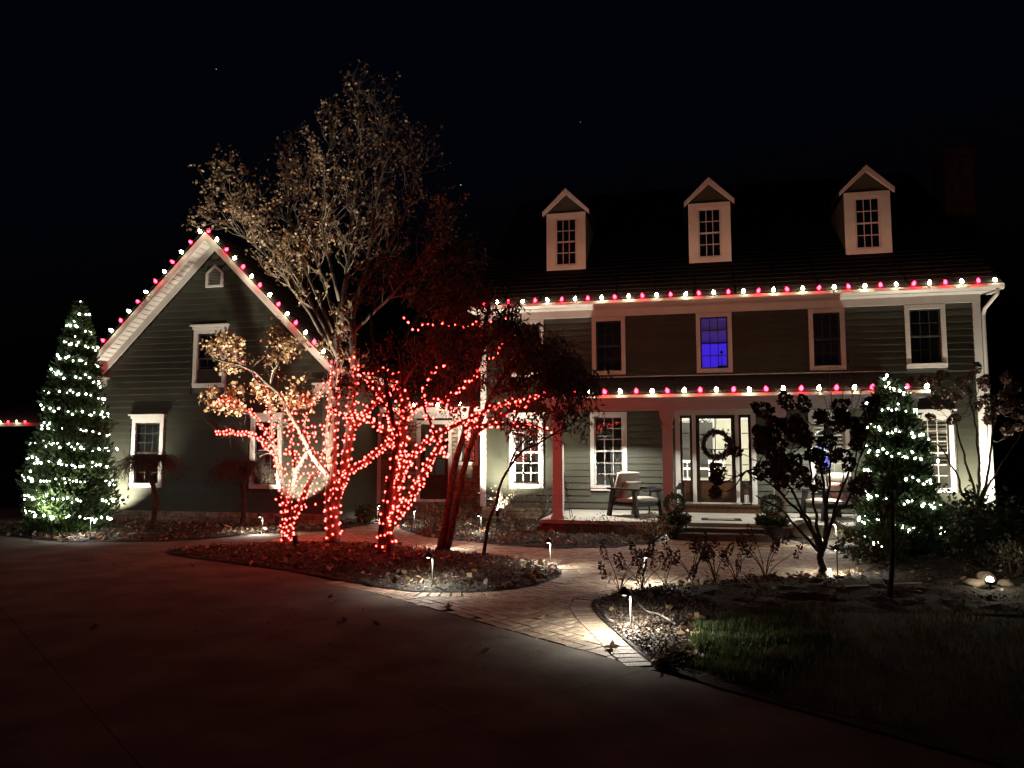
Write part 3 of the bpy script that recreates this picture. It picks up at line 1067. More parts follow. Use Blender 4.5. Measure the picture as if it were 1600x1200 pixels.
# --- dormers
for dc in (-3.07, 0.55, 4.21):
    Yd = 19.4
    w2 = 0.51
    zb, ze, zp = 6.33, 7.84, 8.38
    dm = MB()
    # side walls (triangular) and the siding of the little gable
    for sx in (-1, 1):
        x = dc + sx * (w2 - .02)
        dm.add([(x, Yd + .02, zb - .05), (x, Yd + .02, ze), (x, 21.6, ze)], [(0, 1, 2)])
    dm.add([(dc - w2 + .02, Yd + .02, ze - .1), (dc + w2 - .02, Yd + .02, ze - .1), (dc + w2 - .02, Yd + .02, ze), (dc, Yd + .02, zp - .06), (dc - w2 + .02, Yd + .02, ze)], [(0, 1, 2, 3, 4)])
    dorm = dm.build('dormer', M['siding'], house)
    fr = MB()
    gw = 0.285
    fr.box(dc - w2, dc - gw, Yd - .03, Yd + .05, zb, ze - .13)
    fr.box(dc + gw, dc + w2, Yd - .03, Yd + .05, zb, ze - .13)
    fr.box(dc - gw, dc + gw, Yd - .032, Yd + .05, zb, zb + .12)
    fr.box(dc - w2, dc + w2, Yd - .034, Yd + .05, ze - .13, ze)
    fr.build('casing', M['trim'], dorm)
    for sx in (-1, 1):
        rk = MB()
        rk.prism([(dc + sx * (w2 + .1), ze - .06), (dc + sx * (w2 + .1), ze + .05), (dc, zp + .10), (dc, zp - .05)] if sx > 0 else [(dc - w2 - .1, ze - .06), (dc, zp - .05), (dc, zp + .10), (dc - w2 - .1, ze + .05)], 'y', Yd - .09, Yd + .02)
        rk.build('rake_board', M['trim'], dorm)
        rf = MB()
        xa, xb = dc + sx * (w2 + .12), dc
        yb = 17.93 + (zp - 5.24) / .7363 + .3
        ye = 17.93 + (ze - 5.24) / .7363 + .2
        rf.add([(xa, Yd - .1, ze + .045), (xb, Yd - .1, zp + .13), (xb, yb, zp + .13), (xa, ye, ze + .045), (xa, Yd - .1, ze + .02), (xb, Yd - .1, zp + .1), (xb, yb, zp + .1), (xa, ye, ze + .02)],
               [(0, 1, 2, 3), (7, 6, 5, 4), (0, 4, 5, 1), (0, 3, 7, 4)])
        rf.build('dormer_roof', M['shingle'], dorm)
    # window sashes
    gx0, gx1, gz0, gz1 = dc - gw, dc + gw, zb + .12, ze - .13
    sm = MB()
    f_, mu = .045, .018
    sm.box(gx0, gx0 + f_, Yd, Yd + .04, gz0, gz1)
    sm.box(gx1 - f_, gx1, Yd, Yd + .04, gz0, gz1)
    sm.box(gx0 + f_, gx1 - f_, Yd, Yd + .04, gz0, gz0 + f_)
    sm.box(gx0 + f_, gx1 - f_, Yd, Yd + .04, gz1 - f_, gz1)
    pw, ph = (gx1 - gx0 - 2 * f_) / 3, (gz1 - gz0 - 2 * f_) / 4
    for i in (1, 2):
        sm.box(gx0 + f_ + pw * i - mu / 2, gx0 + f_ + pw * i + mu / 2, Yd + .008, Yd + .03, gz0 + f_, gz1 - f_)
    for j in (1, 2, 3):
        t = .02 if j == 2 else mu / 2
        for i in range(3):
            sm.box(gx0 + f_ + pw * i + mu / 2, gx0 + f_ + pw * (i + 1) - mu / 2, Yd + .006, Yd + .03, gz0 + f_ + ph * j - t, gz0 + f_ + ph * j + t)
    sm.build('sash', M['sash'], dorm)
    key = ('d', round(pw, 4), round(ph, 4))
    if key not in pane_cache:
        pm = MB()
        pm.box(-pw / 2 + mu / 2, pw / 2 - mu / 2, -.002, .002, -ph / 2 + mu / 2, ph / 2 - mu / 2)
        pane_cache[key] = pm.mesh('pane', M['glass'])
    for i in range(3):
        for j in range(4):
            o = bpy.data.objects.new('pane', pane_cache[key])
            o.location = Vector((gx0 + f_ + pw * (i + .5), Yd + .02, gz0 + f_ + ph * (j + .5))) - W(dorm)
            link(o, dorm)
    rm = MB()
    rm.add([(gx0, Yd + .35, gz0), (gx1, Yd + .35, gz0), (gx1, Yd + .35, gz1), (gx0, Yd + .35, gz1)], [(0, 1, 2, 3)])
    rm.build('unlit_backing', M['darkroom'], dorm)  # dark sheet standing in for the shade of the unlit room behind

# --- porch
PX0, PX1 = -3.02, 4.22
mb = MB()
mb.box(PX0, PX1, YP - .03, YM - .05, 0.20, 0.27)
mb.build('porch_floor', M['porch'], house)
b_ = MB()
b_.box(PX0 + .03, PX1 - .03, YP + .06, YM - .1, 0.0, 0.198)
sk = b_.build('porch_skirt', M['mortar'], house)
skb = brick_mesh(.195, .058, 0, .03).mesh('brick', M['brick'])
for j in range(3):
    x = PX0 + .13 - (j % 2) * .1
    while x < PX1 - .1:
        if not (-.25 < x < 1.4):
            o = bpy.data.objects.new('brick', skb)
            o.location = Vector((x, YP + .06, 0.033 + j * .066)) - W(sk)
            o.rotation_euler = (R(90), 0, 0)
            link(o, sk)
        x += .205
# steps
for k, (ya, z0, z1) in enumerate(((14.82, 0.0, 0.125), (15.12, 0.0, 0.2))):
    mb = MB()
    mb.box(-0.28, 1.42, ya, YP - .035 if k else 15.118, z0 if k == 0 else 0.0, z1)
    mb.build('porch_step', M['mortar'], house)
mb = MB()
mb.box(-0.42, 1.5, 17.98, YM - .046, 0.271, 0.42)
mb.box(-0.45, 1.53, 17.94, YM - .046, 0.42, 0.448)
mb.build('door_step', M['doorwood'], house)


def column(x):
    y = YP + .18
    mb = MB()
    w = .1
    mb.box(x - w, x + w, y - w, y + w, 0.36, 2.22)
    col = mb.build('porch_column', M['trim'], house)
    mb = MB()
    mb.box(x - .135, x + .135, y - .135, y + .135, .271, .33)
    mb.prism([(x - .135, .33), (x + .135, .33), (x + .102, .372), (x - .102, .372)], 'y', y - .125, y + .125)
    mb.build('base', M['trim'], col)
    mb = MB()
    mb.box(x - .125, x + .125, y - .125, y + .125, 2.12, 2.15)
    mb.prism([(x - .1, 2.22), (x + .1, 2.22), (x + .15, 2.36), (x + .15, 2.468), (x - .15, 2.468), (x - .15, 2.36)], 'y', y - .13, y + .13)
    mb.build('capital', M['trim'], col)
    # brick pier below the floor
    mb = MB()
    mb.box(x - .16, x + .16, YP - .028, y + .16, 0.0, 0.199)
    mb.build('pier', M['brick'], col)


for x in (-2.67, -0.46, 1.64, 3.84):
    column(x)
mb = MB()
mb.box(PX0 + .12, PX1 - .12, YP + .06, YP + .30, 2.47, 2.64)
mb.box(PX0 + .10, PX1 - .10, YP + .035, YP + .06, 2.57, 2.64)
mb.build('porch_beam', M['trim'], house)
mb = MB()
mb.box(PX0 + .12, PX1 - .12, YP + .301, YM - .04, 2.645, 2.67)
mb.build('porch_ceiling', M['trim'], house)
mb = MB()
mb.box(PX0, PX1, YP - .16, YP + .30, 2.641, 2.664)
mb.build('porch_soffit', M['trim'], house)
mb = MB()
mb.prism([(15.23, 2.76), (15.22, 2.70), (15.26, 2.655), (15.338, 2.655), (15.338, 2.77), (15.325, 2.77), (15.325, 2.675), (15.27, 2.675), (15.245, 2.71), (15.245, 2.76)], 'x', PX0 - .02, PX1 + .02)
mb.build('porch_gutter', M['gutter'], house)
roof_plane(house, (PX0, 15.3, 2.80), (PX1, 15.3, 2.80), (PX0, YM - .02, 3.40), (PX1, YM - .02, 3.40), 12, .04, 'porch_roof')
mb = MB()
mb.box(PX0, PX1, YM - .065, YM - .045, 3.40, 3.425)
mb.build('flashing', M['gutter'], house)
for x in (PX0 + .01, PX1 - .03):
    mb = MB()
    mb.prism([(15.36, 2.67), (YM - .05, 2.67), (YM - .05, 3.34), (15.36, 2.75)], 'x', x, x + .02)
    mb.build('porch_gable_end', M['siding'], house)

# --- front door
DY = YM + .02
mb = MB()
mb.box(-.36, -.255, YM - .06, YM + .06, .45, 2.62)
mb.box(1.335, 1.44, YM - .06, YM + .06, .45, 2.62)
mb.box(-.255, 1.335, YM - .062, YM + .06, 2.49, 2.62)
mb.box(.025, .105, YM - .03, YM + .06, .45, 2.489)
mb.box(.985, 1.065, YM - .03, YM + .06, .45, 2.489)
mb.box(-.255, 1.335, YM - .06, YM + .06, .449, .478)
dsur = mb.build('door_casing', M['trim'], house)


def glazed_leaf(name, x0, x1, z0, z1, st, gz0, gz1, cols, rows, panel):
    mb = MB()
    mb.box(x0, x0 + st, DY, DY + .045, z0, z1)
    mb.box(x1 - st, x1, DY, DY + .045, z0, z1)
    mb.box(x0 + st, x1 - st, DY, DY + .045, gz1, z1)
    mb.box(x0 + st, x1 - st, DY, DY + .045, z0, gz0)
    ix0, ix1 = x0 + st, x1 - st
    pw, ph = (ix1 - ix0) / cols, (gz1 - gz0) / rows
    for i in range(1, cols):
        mb.box(ix0 + pw * i - .01, ix0 + pw * i + .01, DY + .008, DY + .036, gz0, gz1)
    for j in range(1, rows):
        for i in range(cols):
            mb.box(ix0 + pw * i + .01, ix0 + pw * (i + 1) - .01, DY + .008, DY + .036, gz0 + ph * j - .01, gz0 + ph * j + .01)
    d_ = mb.build(name, M['darkwood'], house)
    mb = MB()
    mb.box(ix0 + .02, ix1 - .02, DY - .012, DY - .001, z0 + .1, gz0 - .06)
    if x1 - x0 > .5:
        mb.box(ix0 + .09, ix1 - .09, DY - .022, DY - .0125, z0 + .16, gz0 - .12)
    mb.build('panel', M['doorwood'], d_)
    for i in range(cols):
        for j in range(rows):
            pm = MB()
            pm.box(ix0 + pw * i + .009, ix0 + pw * (i + 1) - .009, DY + .02, DY + .024, gz0 + ph * j + .009, gz0 + ph * (j + 1) - .009)
            pm.build('pane', M['glass'], d_)
    return d_


door = glazed_leaf('front_door', .107, .983, .48, 2.488, .085, .98, 2.40, 2, 4, True)
mb = MB()
mb.tube([(.15, DY - .01, 1.35), (.15, DY - .05, 1.33), (.15, DY - .05, 1.12), (.15, DY - .01, 1.10)], .012, 6)
mb.build('handle', M['black'], door)
glazed_leaf('sidelight', -.253, .023, .48, 2.488, .055, .98, 2.42, 1, 4, True)
glazed_leaf('sidelight', 1.067, 1.333, .48, 2.488, .055, .98, 2.42, 1, 4, True)
# foyer
FY = YM + .2
mb = MB()
mb.add([(-1.2, FY, .45), (2.3, FY, .45), (2.3, 23.6, .45), (-1.2, 23.6, .45)], [(0, 1, 2, 3)])
mb.build('foyer_floor', M['doorwood'], house)
room(house, -1.2, 2.3, FY, 23.6, .452, 2.95, M['room'])
mb = MB()
for xa in (-.5, .65, 1.75):
    mb.box(xa, xa + .1, 23.5, 23.58, .46, 2.55)
mb.box(-.5, 1.85, 23.48, 23.579, 2.55, 2.66)
mb.box(-1.19, 2.29, 23.55, 23.575, .46, .6)
mb.build('inner_trim', M['trim'], house)
mb = MB()
mb.box(-.38, .62, 23.53, 23.56, .9, 2.5)
mb.build('inner_window', M['sashdark'], house)
lamp('foyer_light', 'SPOT', (0.55, YM + 1.0, 2.75), 1000, (1, .95, .82), house, target=(.55, 23.5, 1.6), angle=140, blend=.3, radius=.15)

# --- connector between the garage wing and the main block
CX0, CX1 = GX1, X0 - .07
CD = (-6.86, -6.02, 0.42, 2.45)
holesC = [(-6.78, -6.10, .5, 2.38), (-5.68, -5.38, 1.4, 2.35)]
cw_ = wall_sheet(CX0, CX1, 0, 2.8, YC, holesC, 'link_wall', M['backwall'], house)
mb = MB()
mb.box(-8.0 + .0, -7.9, YC - .05, YC + .02, 0, 2.7)
mb.build('corner_board', M['trim'], house)
stones(house, -7.9, -6.92, 0.0, 2.5, YC - .04, h=.105, wl=(.2, .5))
stones(house, -5.97, CX1, 0.0, 1.28, YC - .04, h=.105, wl=(.2, .5))
stones(house, -5.97, -5.8, 1.28, 2.5, YC - .04, h=.105, wl=(.2, .5))
mb = MB()
mb.box(-6.92, -6.82, YC - .07, YC, .42, 2.44)
mb.box(-6.06, -5.97, YC - .07, YC, .42, 2.44)
mb.box(-6.82, -6.06, YC - .072, YC, 2.34, 2.44)
mb.box(-6.92, -5.97, YC - .09, YC, .36, .419)
mb.build('door_casing', M['trim'], house)
mb = MB()
mb.box(-6.82, -6.06, YC - .02, YC + .02, .42, 1.05)
mb.box(-6.82, -6.72, YC - .02, YC + .02, 1.05, 2.34)
mb.box(-6.16, -6.06, YC - .02, YC + .02, 1.05, 2.34)
mb.box(-6.72, -6.16, YC - .02, YC + .02, 2.24, 2.34)
for xx in (-6.45,):
    mb.box(xx, xx + .02, YC - .015, YC + .015, 1.05, 2.24)
for zz in (1.45, 1.85):
    mb.box(-6.72, -6.16, YC - .013, YC + .013, zz, zz + .02)
sd = mb.build('side_door', M['darkwood'], house)
for i in range(2):
    for j in range(3):
        pm = MB()
        pm.box(-6.72 + .28 * i + .003, -6.45 + .28 * i, YC + .014, YC + .018, 1.05 + .4 * j + .003, 1.45 + .4 * j - .003)
        pm.build('pane', M['glass'], sd)
mb = MB()
mb.box(-6.92, -5.97, YC - .5, YC - .092, .0, .17)
mb.box(-6.92, -5.97, YC - .3, YC - .092, .17, .35)
mb.build('door_step', M['mortar'], house)
window(house, -5.8, -5.26, 1.29, 2.5, YC, cw=.09, cols=2, rows=2, sash='sashdark')
room(house, -7.4, -5.2, YC + .13, YC + 2.5, .4, 2.7, M['roomgrey'])
lamp('hall_lamp', 'SPOT', (-6.4, YC + .6, 2.4), 10, (1, .9, .7), house, target=(-6.5, YC + 2.5, 1.3), angle=110, blend=.4, radius=.1)
mb = MB()
mb.box(CX0 + .3, CX1, YC - .42, YC, 2.66, 2.69)
mb.box(CX0 + .3, CX1, YC - .06, YC, 2.5, 2.659)
mb.build('link_soffit', M['trim'], house)
mb = MB()
mb.box(CX0 + .25, CX1, YC - .55, YC - .43, 2.64, 2.75)
mb.build('link_gutter', M['gutter'], house)
roof_plane(house, (CX0, YC - .45, 2.79), (CX1 + .05, YC - .45, 2.79), (CX0, YC + 3.2, 5.4), (CX1 + .05, YC + 3.2, 5.4), 14, .05, 'link_roof')

# --- garage wing with the big front gable
RS = 0.985                                  # rake slope
RT = 6.80                                   # roof top at the front apex
ROH = 0.42                                  # rake overhang


def roofz(x, drop=0.0):
    return RT - drop - RS * abs(x - GXC)


GW = [(-11.43, -10.56, 3.14, 4.52, True), (-13.02, -12.16, 0.80, 2.42, True), (-9.86, -9.08, 0.80, 2.42, True)]
holesG = [(a + .05, b - .05, c + .05, d - .05) for a, b, c, d, _ in GW]
cutG = [(a - .06, b + .06, c, d + .105) for a, b, c, d, _ in GW] + [(-11.16, -10.74, 5.50, 5.95)]
zc = roofz(GX0, .3)
gwall = wall_sheet(GX0, GX1, 0, zc, YG, [h for h in holesG if h[3] < zc], 'gable_wall', M['backwall'], house)
h = holesG[0]
mb = MB()
ap = roofz(GXC, .3)
xl = lambda z: GXC - (RT - .3 - z) / RS
xr = lambda z: GXC + (RT - .3 - z) / RS
if zc > 3.2:
    # gable field above the eaves, split around the upper window
    mb.add([(xl(zc), YG, zc), (h[0], YG, zc), (h[0], YG, h[3]), (xl(h[3]), YG, h[3])], [(0, 1, 2, 3)])
    mb.add([(h[1], YG, zc), (xr(zc), YG, zc), (xr(h[3]), YG, h[3]), (h[1], YG, h[3])], [(0, 1, 2, 3)])
    mb.add([(xl(h[3]), YG, h[3]), (xr(h[3]), YG, h[3]), (GXC, YG, ap)], [(0, 1, 2)])
mb.build('gable_field', M['backwall'], house)
siding(gwall, lambda z: max(GX0 + .01, xl(z) + .05), lambda z: min(GX1 - .07, xr(z) - .05), 0.27, ap - .12, YG, cutG)
for i, (a, b, c, d, k) in enumerate(GW):
    window(house, a, b, c, d, YG, cols=3, rows=3, crown=True, sash='sashdark')
    room(house, a - .2, b + .2, YG + .13, YG + 1.1, c - .1, d + .1, M['darkroom'])
    if i:
        bl = MB()
        bl.box(a + .1, b - .1, YG + .11, YG + .115, c + .55, d - .15)
        bl.build('roller_blind', M['curtain'], house)
for x in (GX1, GX0):
    mb = MB()
    mb.add([(x, YG, 0), (x, 24, 0), (x, 24, zc), (x, YG, zc)], [(0, 1, 2, 3)])
    mb.build('wing_side_wall', M['siding'], house)
mb = MB()
mb.box(GX1 - .07, GX1 + .02, YG - .04, YG + .05, .26, roofz(GX1, .3) - .05)
mb.build('corner_board', M['siding'], house)
stones(house, GX0 - .02, GX1 + .02, 0.0, 0.26, YG - .05, h=.125, wl=(.18, .42))
GXE = 3.04                                  # roof half-width
yr = YG - ROH
for sx in (-1, 1):
    xe = GXC + sx * (GXE + (.28 if sx > 0 else 0))
    roof_plane(house, (xe, yr, roofz(xe)), (xe, 24.2, roofz(xe)), (GXC, yr, RT), (GXC, 24.2, RT), 18, .04, 'wing_roof')
    # fascia board along the rake
    mb = MB()
    q = [(xe, roofz(xe, .05)), (GXC, roofz(GXC, .05)), (GXC, roofz(GXC, .25)), (xe, roofz(xe, .25))]
    mb.prism(q if sx < 0 else q[::-1], 'y', yr - .02, yr + .012)
    mb.build('rake_board', M['trim'], house)
    # soffit made of single boards set across the rake
    soff = MB()
    q = [(xe, roofz(xe, .17)), (GXC, roofz(GXC, .17)), (GXC, roofz(GXC, .18)), (xe, roofz(xe, .18))]
    soff.prism(q, 'y', yr + .013, YG)
    so = soff.build('rake_soffit', M['backwall'], house)
    nb = 30
    for k in range(nb):
        ta, tb = k / nb + .0025, (k + 1) / nb - .0025
        xa, xb = xe + (GXC - xe) * ta, xe + (GXC - xe) * tb
        pl = MB()
        q = [(xa, roofz(xa, .182)), (xb, roofz(xb, .182)), (xb, roofz(xb, .196)), (xa, roofz(xa, .196))]
        pl.prism(q if sx < 0 else q[::-1], 'y', yr + .014, YG - .05)
        pl.build('soffit_board', M['trim'], so)
    # frieze board on the wall under the soffit
    fz = MB()
    xs_ = GX0 if sx < 0 else GX1
    q = [(xs_, roofz(xs_, .20)), (GXC, roofz(GXC, .20)), (GXC, roofz(GXC, .40)), (xs_, roofz(xs_, .40))]
    fz.prism(q if sx < 0 else q[::-1], 'y', YG - .066, YG - .046)
    fz.build('frieze_board', M['trim'], house)
    # cornice return and eave gutter
    cr = MB()
    za = roofz(xe, .25)
    cr.box(min(xe, xs_ - sx * .12), max(xe, xs_ - sx * .12), yr + .1, YG + .02, za - .33, za - .16)
    cr.box(min(xe + sx * .05, xs_ - sx * .18), max(xe + sx * .05, xs_ - sx * .18), yr + .05, YG + .02, za - .159, za - .12)
    cr.build('cornice_return', M['trim'], house)
    ev = MB()
    ev.box(min(xe, xe + sx * .1), max(xe, xe + sx * .1), yr + .02, 24, roofz(xe, .2), roofz(xe, .06))
    ev.build('wing_gutter', M['gutter'], house)
# gable vent
mb = MB()
vx, vz0, vz1, vp = .20, 5.52, 5.86, 6.06
for sx in (-1, 1):
    mb.box(GXC + .02 + sx * vx - .03, GXC + .02 + sx * vx + .03, YG - .065, YG - .02, vz0 + .05, vz1)
    q = [(GXC + .02 + sx * (vx + .03), vz1), (GXC + .02, vp), (GXC + .02, vp - .07), (GXC + .02 + sx * (vx - .03), vz1)]
    mb.prism(q, 'y', YG - .066, YG - .02)
mb.box(GXC + .02 - vx - .03, GXC + .02 + vx + .03, YG - .067, YG - .02, vz0, vz0 + .05)
vent = mb.build('gable_vent', M['trim'], house)
for k in range(11):
    z = vz0 + .06 + k * .037
    hw = vx - .03 if z < vz1 - .03 else max(.02, (vx - .02) * (vp - .06 - z) / (vp - .06 - vz1))
    s_ = MB()
    s_.prism([(YG - .06, z), (YG - .03, z + .03), (YG - .027, z + .03), (YG - .057, z)], 'x', GXC + .02 - hw, GXC + .02 + hw)
    s_.build('louvre_slat', M['trim'], vent)

# ------------------------------------------------------------------ plants: helpers
def spline(pts, n=14, jit=0.0):
    p = np.asarray(pts, float)
    if len(p) == 2:
        t = np.linspace(0, 1, n)[:, None]
        q = p[0] * (1 - t) + p[1] * t
    else:
        k = len(p)
        pe = np.vstack([2 * p[0] - p[1], p, 2 * p[-1] - p[-2]])
        q = []
        for t in np.linspace(0, k - 1 - 1e-6, n):
            i = int(t)
            f = t - i
            a, b, c, d = pe[i], pe[i + 1], pe[i + 2], pe[i + 3]
            q.append(0.5 * ((2 * b) + (c - a) * f + (2 * a - 5 * b + 4 * c - d) * f * f + (3 * b - a - 3 * c + d) * f ** 3))
        q = np.array(q)
    if jit:
        j = nrg.normal(size=q.shape) * jit
        j[0] = 0
        q = q + j
    return q


def limb(mb, pix, Y, r0, r1, n=14, jit=0.012, sides=7):
    """a limb through photograph positions; Y is one depth or (base, tip) depths"""
    if np.isscalar(Y):
        Y = (Y, Y)
    m = len(pix)
    pts = [P(x, y, Y[0] + (Y[1] - Y[0]) * i / (m - 1)) for i, (x, y) in enumerate(pix)]
    q = spline(pts, n, jit)
    rr = np.linspace(r0, r1, n)
    mb.tube(q, list(rr), sides)
    return q, rr


def grow(mb, p, d, L, r, gen, tips, up=0.15, wob=0.25, kids=3, spread=0.9, sag=0.0):
    p = np.array(p, float)
    d = np.array(d, float)
    d /= np.linalg.norm(d) + 1e-9
    k = 4 if gen > 0 else 3
    path, dirs = [p.copy()], [d.copy()]
    for i in range(k):
        d = d + nrg.normal(size=3) * wob + np.array([0, 0, up - sag * (i + 1)])
        d /= np.linalg.norm(d)
        p = p + d * L / k
        path.append(p.copy())
        dirs.append(d.copy())
    mb.tube(path, list(np.linspace(r, r * 0.45, k + 1)), 4 if gen > 0 else 3, cap=False)
    if gen <= 0:
        tips.append((path[-1], d))
        tips.append((path[-2], dirs[-2]))
        return
    tips.append((path[-1], d))
    for i in range(kids):
        j = rng.randint(1, k)
        a = nrg.normal(size=3)
        a -= dirs[j] * (a @ dirs[j])
        a /= np.linalg.norm(a) + 1e-9
        grow(mb, path[j], dirs[j] + a * spread, L * rng.uniform(.5, .75), r * .55, gen - 1, tips, up, wob, kids, spread, sag)


def sprout(mb, q, rr, n, L, gen, tips, t0=0.3, up=0.3, spread=1.0, kids=3, bias=(0, 0, 0), sag=0.0, r=None):
    m = len(q)
    for i in range(n):
        t = t0 + (1 - t0) * (i + rng.random()) / n
        f = min(t * (m - 1), m - 1.001)
        j = int(f)
        p = q[j] + (q[j + 1] - q[j]) * (f - j)
        tg = q[j + 1] - q[j]
        tg /= np.linalg.norm(tg) + 1e-9
        a = nrg.normal(size=3)
        a -= tg * (a @ tg)
        a /= np.linalg.norm(a) + 1e-9
        rad = r if r else max(0.0035, min(rr[j] * .4, .012))
        grow(mb, p, tg * .7 + a * spread + np.array(bias), L * rng.uniform(.6, 1.15) * (1.1 - .5 * t), rad, gen, tips, up * .3, .22, kids, .9, sag)


def wrap(q, rr, spacing=0.1, turn=0.16, lift=0.018, phase=0.0):
    """points of a light string wound round a limb"""
    seg = np.linalg.norm(np.diff(q, axis=0), axis=1)
    s_ = np.concatenate([[0], np.cumsum(seg)])
    out = []
    t = 0.0
    th = phase
    while t < s_[-1]:
        i = min(int(np.searchsorted(s_, t, 'right')) - 1, len(q) - 2)
        f = (t - s_[i]) / (seg[i] + 1e-9)
        p = q[i] + (q[i + 1] - q[i]) * f
        r = (rr[i] + (rr[i + 1] - rr[i]) * f) + lift
        tg = (q[i + 1] - q[i]) / (seg[i] + 1e-9)
        a = np.cross(tg, [0.3, 1, 0.2])
        a /= np.linalg.norm(a) + 1e-9
        b = np.cross(tg, a)
        out.append(p + r * (a * math.cos(th) + b * math.sin(th)) + nrg.normal(size=3) * .012)
        circ = 2 * math.pi * r
        # arc length per bulb shared between going round and going along
        k = spacing / math.hypot(circ, turn)
        th += 2 * math.pi * k * rng.uniform(.8, 1.2)
        t += turn * k * rng.uniform(.85, 1.15)
    return out


def ball_mesh(name, r, m, seg=5, rings=3, sz=1.25):
    prof = [(r * math.sin(math.pi * (i + .15) / (rings + .3)), -r * sz * math.cos(math.pi * (i + .15) / (rings + .3))) for i in range(rings + 1)]
    mb = MB()
    mb.lathe(prof, (0, 0, 0), seg)
    return mb.mesh(name, m, smooth=True)


MINI_RED = ball_mesh('red_bulb', 0.0165, M['redE'])
MINI_WHITE = ball_mesh('white_bulb', 0.0185, M['whiteE'])


def light_string(label, polylines, mesh, group=None, name='light_string', cord='cord', limit=300):
    allp = [np.array(p) for pl in polylines for p in pl]
    root = thing(name, tuple(allp[0]), label, 'string lights', group)
    mb = MB()
    for pl in polylines:
        if len(pl) > 1:
            mb.tube(pl, 0.0045, 3, cap=False)
    mb.build('cord', M[cord], root)
    allp.sort(key=lambda p: p[0] ** 2 + p[1] ** 2)
    w = W(root)
    for p in allp[:limit]:
        o = bpy.data.objects.new('bulb', mesh)
        o.location = Vector(p) - w
        o.rotation_euler = (rng.uniform(-1, 1), rng.uniform(-1, 1), rng.uniform(-3, 3))
        k = rng.uniform(.7, 1.25)
        o.scale = (k, k, k)
        link(o, root)
    if len(allp) > limit:
        v = np.array([u.co[:] for u in mesh.vertices])
        f = [tuple(q.vertices) for q in mesh.polygons]
        mb = MB()
        for p in allp[limit:]:
            mb.add(v + p, f)
        tag(mb.build('bulbs', mesh.materials[0], root), kind='stuff')
    return root


def leaf_on(tips, n, keep=None, spread=0.08):
    out = []
    while len(out) < n:
        p, d = tips[rng.randrange(len(tips))]
        if keep is None or rng.random() < keep(p):
            out.append(p + nrg.normal(size=3) * spread * .5)
    return out


# ------------------------------------------------------------------ big copper-leaved tree (middle of the island)
YA = 12.39
tA = thing('tree', G(520, 853), 'tall sparse tree with tan leaves and red-lit trunk in the middle of the island bed', 'tree', 'ornamental trees in the island bed')
tm = MB()
A = {}
A['t1'] = limb(tm, [(520, 856), (519, 800), (517, 740), (519, 640), (526, 560), (530, 500)], (YA, YA + .15), .125, .07, 18)
A['t2'] = limb(tm, [(523, 790), (538, 730), (548, 650), (552, 560), (549, 500)], (YA, YA - .1), .085, .055, 14)
A['r1'] = limb(tm, [(528, 772), (545, 738), (575, 718), (605, 696), (642, 686)], (YA, YA - .4), .06, .03, 12)
A['r2'] = limb(tm, [(540, 690), (562, 655), (592, 625), (625, 600)], (YA, YA - .6), .045, .025, 12)
A['l1'] = limb(tm, [(516, 745), (490, 712), (466, 668), (447, 636), (424, 604), (380, 572), (318, 556)], (YA, YA - .5), .055, .016, 14)
A['up'] = limb(tm, [(530, 505), (540, 430), (552, 320), (558, 230), (562, 140)], (YA, YA + .3), .048, .007, 18)
A['up2'] = limb(tm, [(549, 505), (575, 400), (592, 290), (600, 220), (595, 165)], (YA, YA - .3), .036, .007, 16)
A['up3'] = limb(tm, [(545, 480), (610, 380), (645, 300), (650, 230)], (YA, YA + .6), .032, .007, 14)
A['up4'] = limb(tm, [(550, 520), (620, 450), (670, 390), (688, 330)], (YA, YA - .7), .032, .007, 14)
A['lf1'] = limb(tm, [(528, 560), (490, 480), (430, 385), (380, 330), (345, 285)], (YA, YA - .3), .034, .007, 14)
A['lf2'] = limb(tm, [(520, 520), (470, 400), (448, 320), (455, 262)], (YA, YA + .5), .032, .007, 14)
A['lf3'] = limb(tm, [(515, 540), (450, 440), (390, 378), (330, 335)], (YA, YA - .9), .03, .007, 14)
A['lf4'] = limb(tm, [(530, 470), (505, 360), (510, 260), (520, 190)], (YA, YA - .2), .03, .007, 14)
A['bk'] = limb(tm, [(530, 520), (500, 420), (480, 330), (490, 250)], (YA, YA + 1.3), .032, .007, 14)
tm.build('trunk', M['palebark'], tA, smooth=True)
tw, tips = MB(), []
for k, n, L in (('up', 34, .75), ('up2', 30, .75), ('up3', 24, .7), ('up4', 24, .7), ('lf1', 26, .7), ('lf2', 24, .7), ('lf3', 24, .65), ('lf4', 22, .65), ('bk', 20, .7), ('t1', 6, .6), ('t2', 8, .6), ('l1', 12, .5)):
    sprout(tw, *A[k], n, L, 1 if k in ('l1',) else 2, tips, t0=.2 if k not in ('t1', 't2', 'l1') else .6, up=.55, spread=.8, kids=3, bias=(0, 0, .35))
tag(tw.build('twigs', M['twig'], tA), kind='stuff')
leaves('crown', leaf_on(tips, 4300, lambda p: 1.0 if p[0] < -6.0 else .45), nrg.uniform(.035, .085, 4300), M['copper'], tA, aspect=.75)

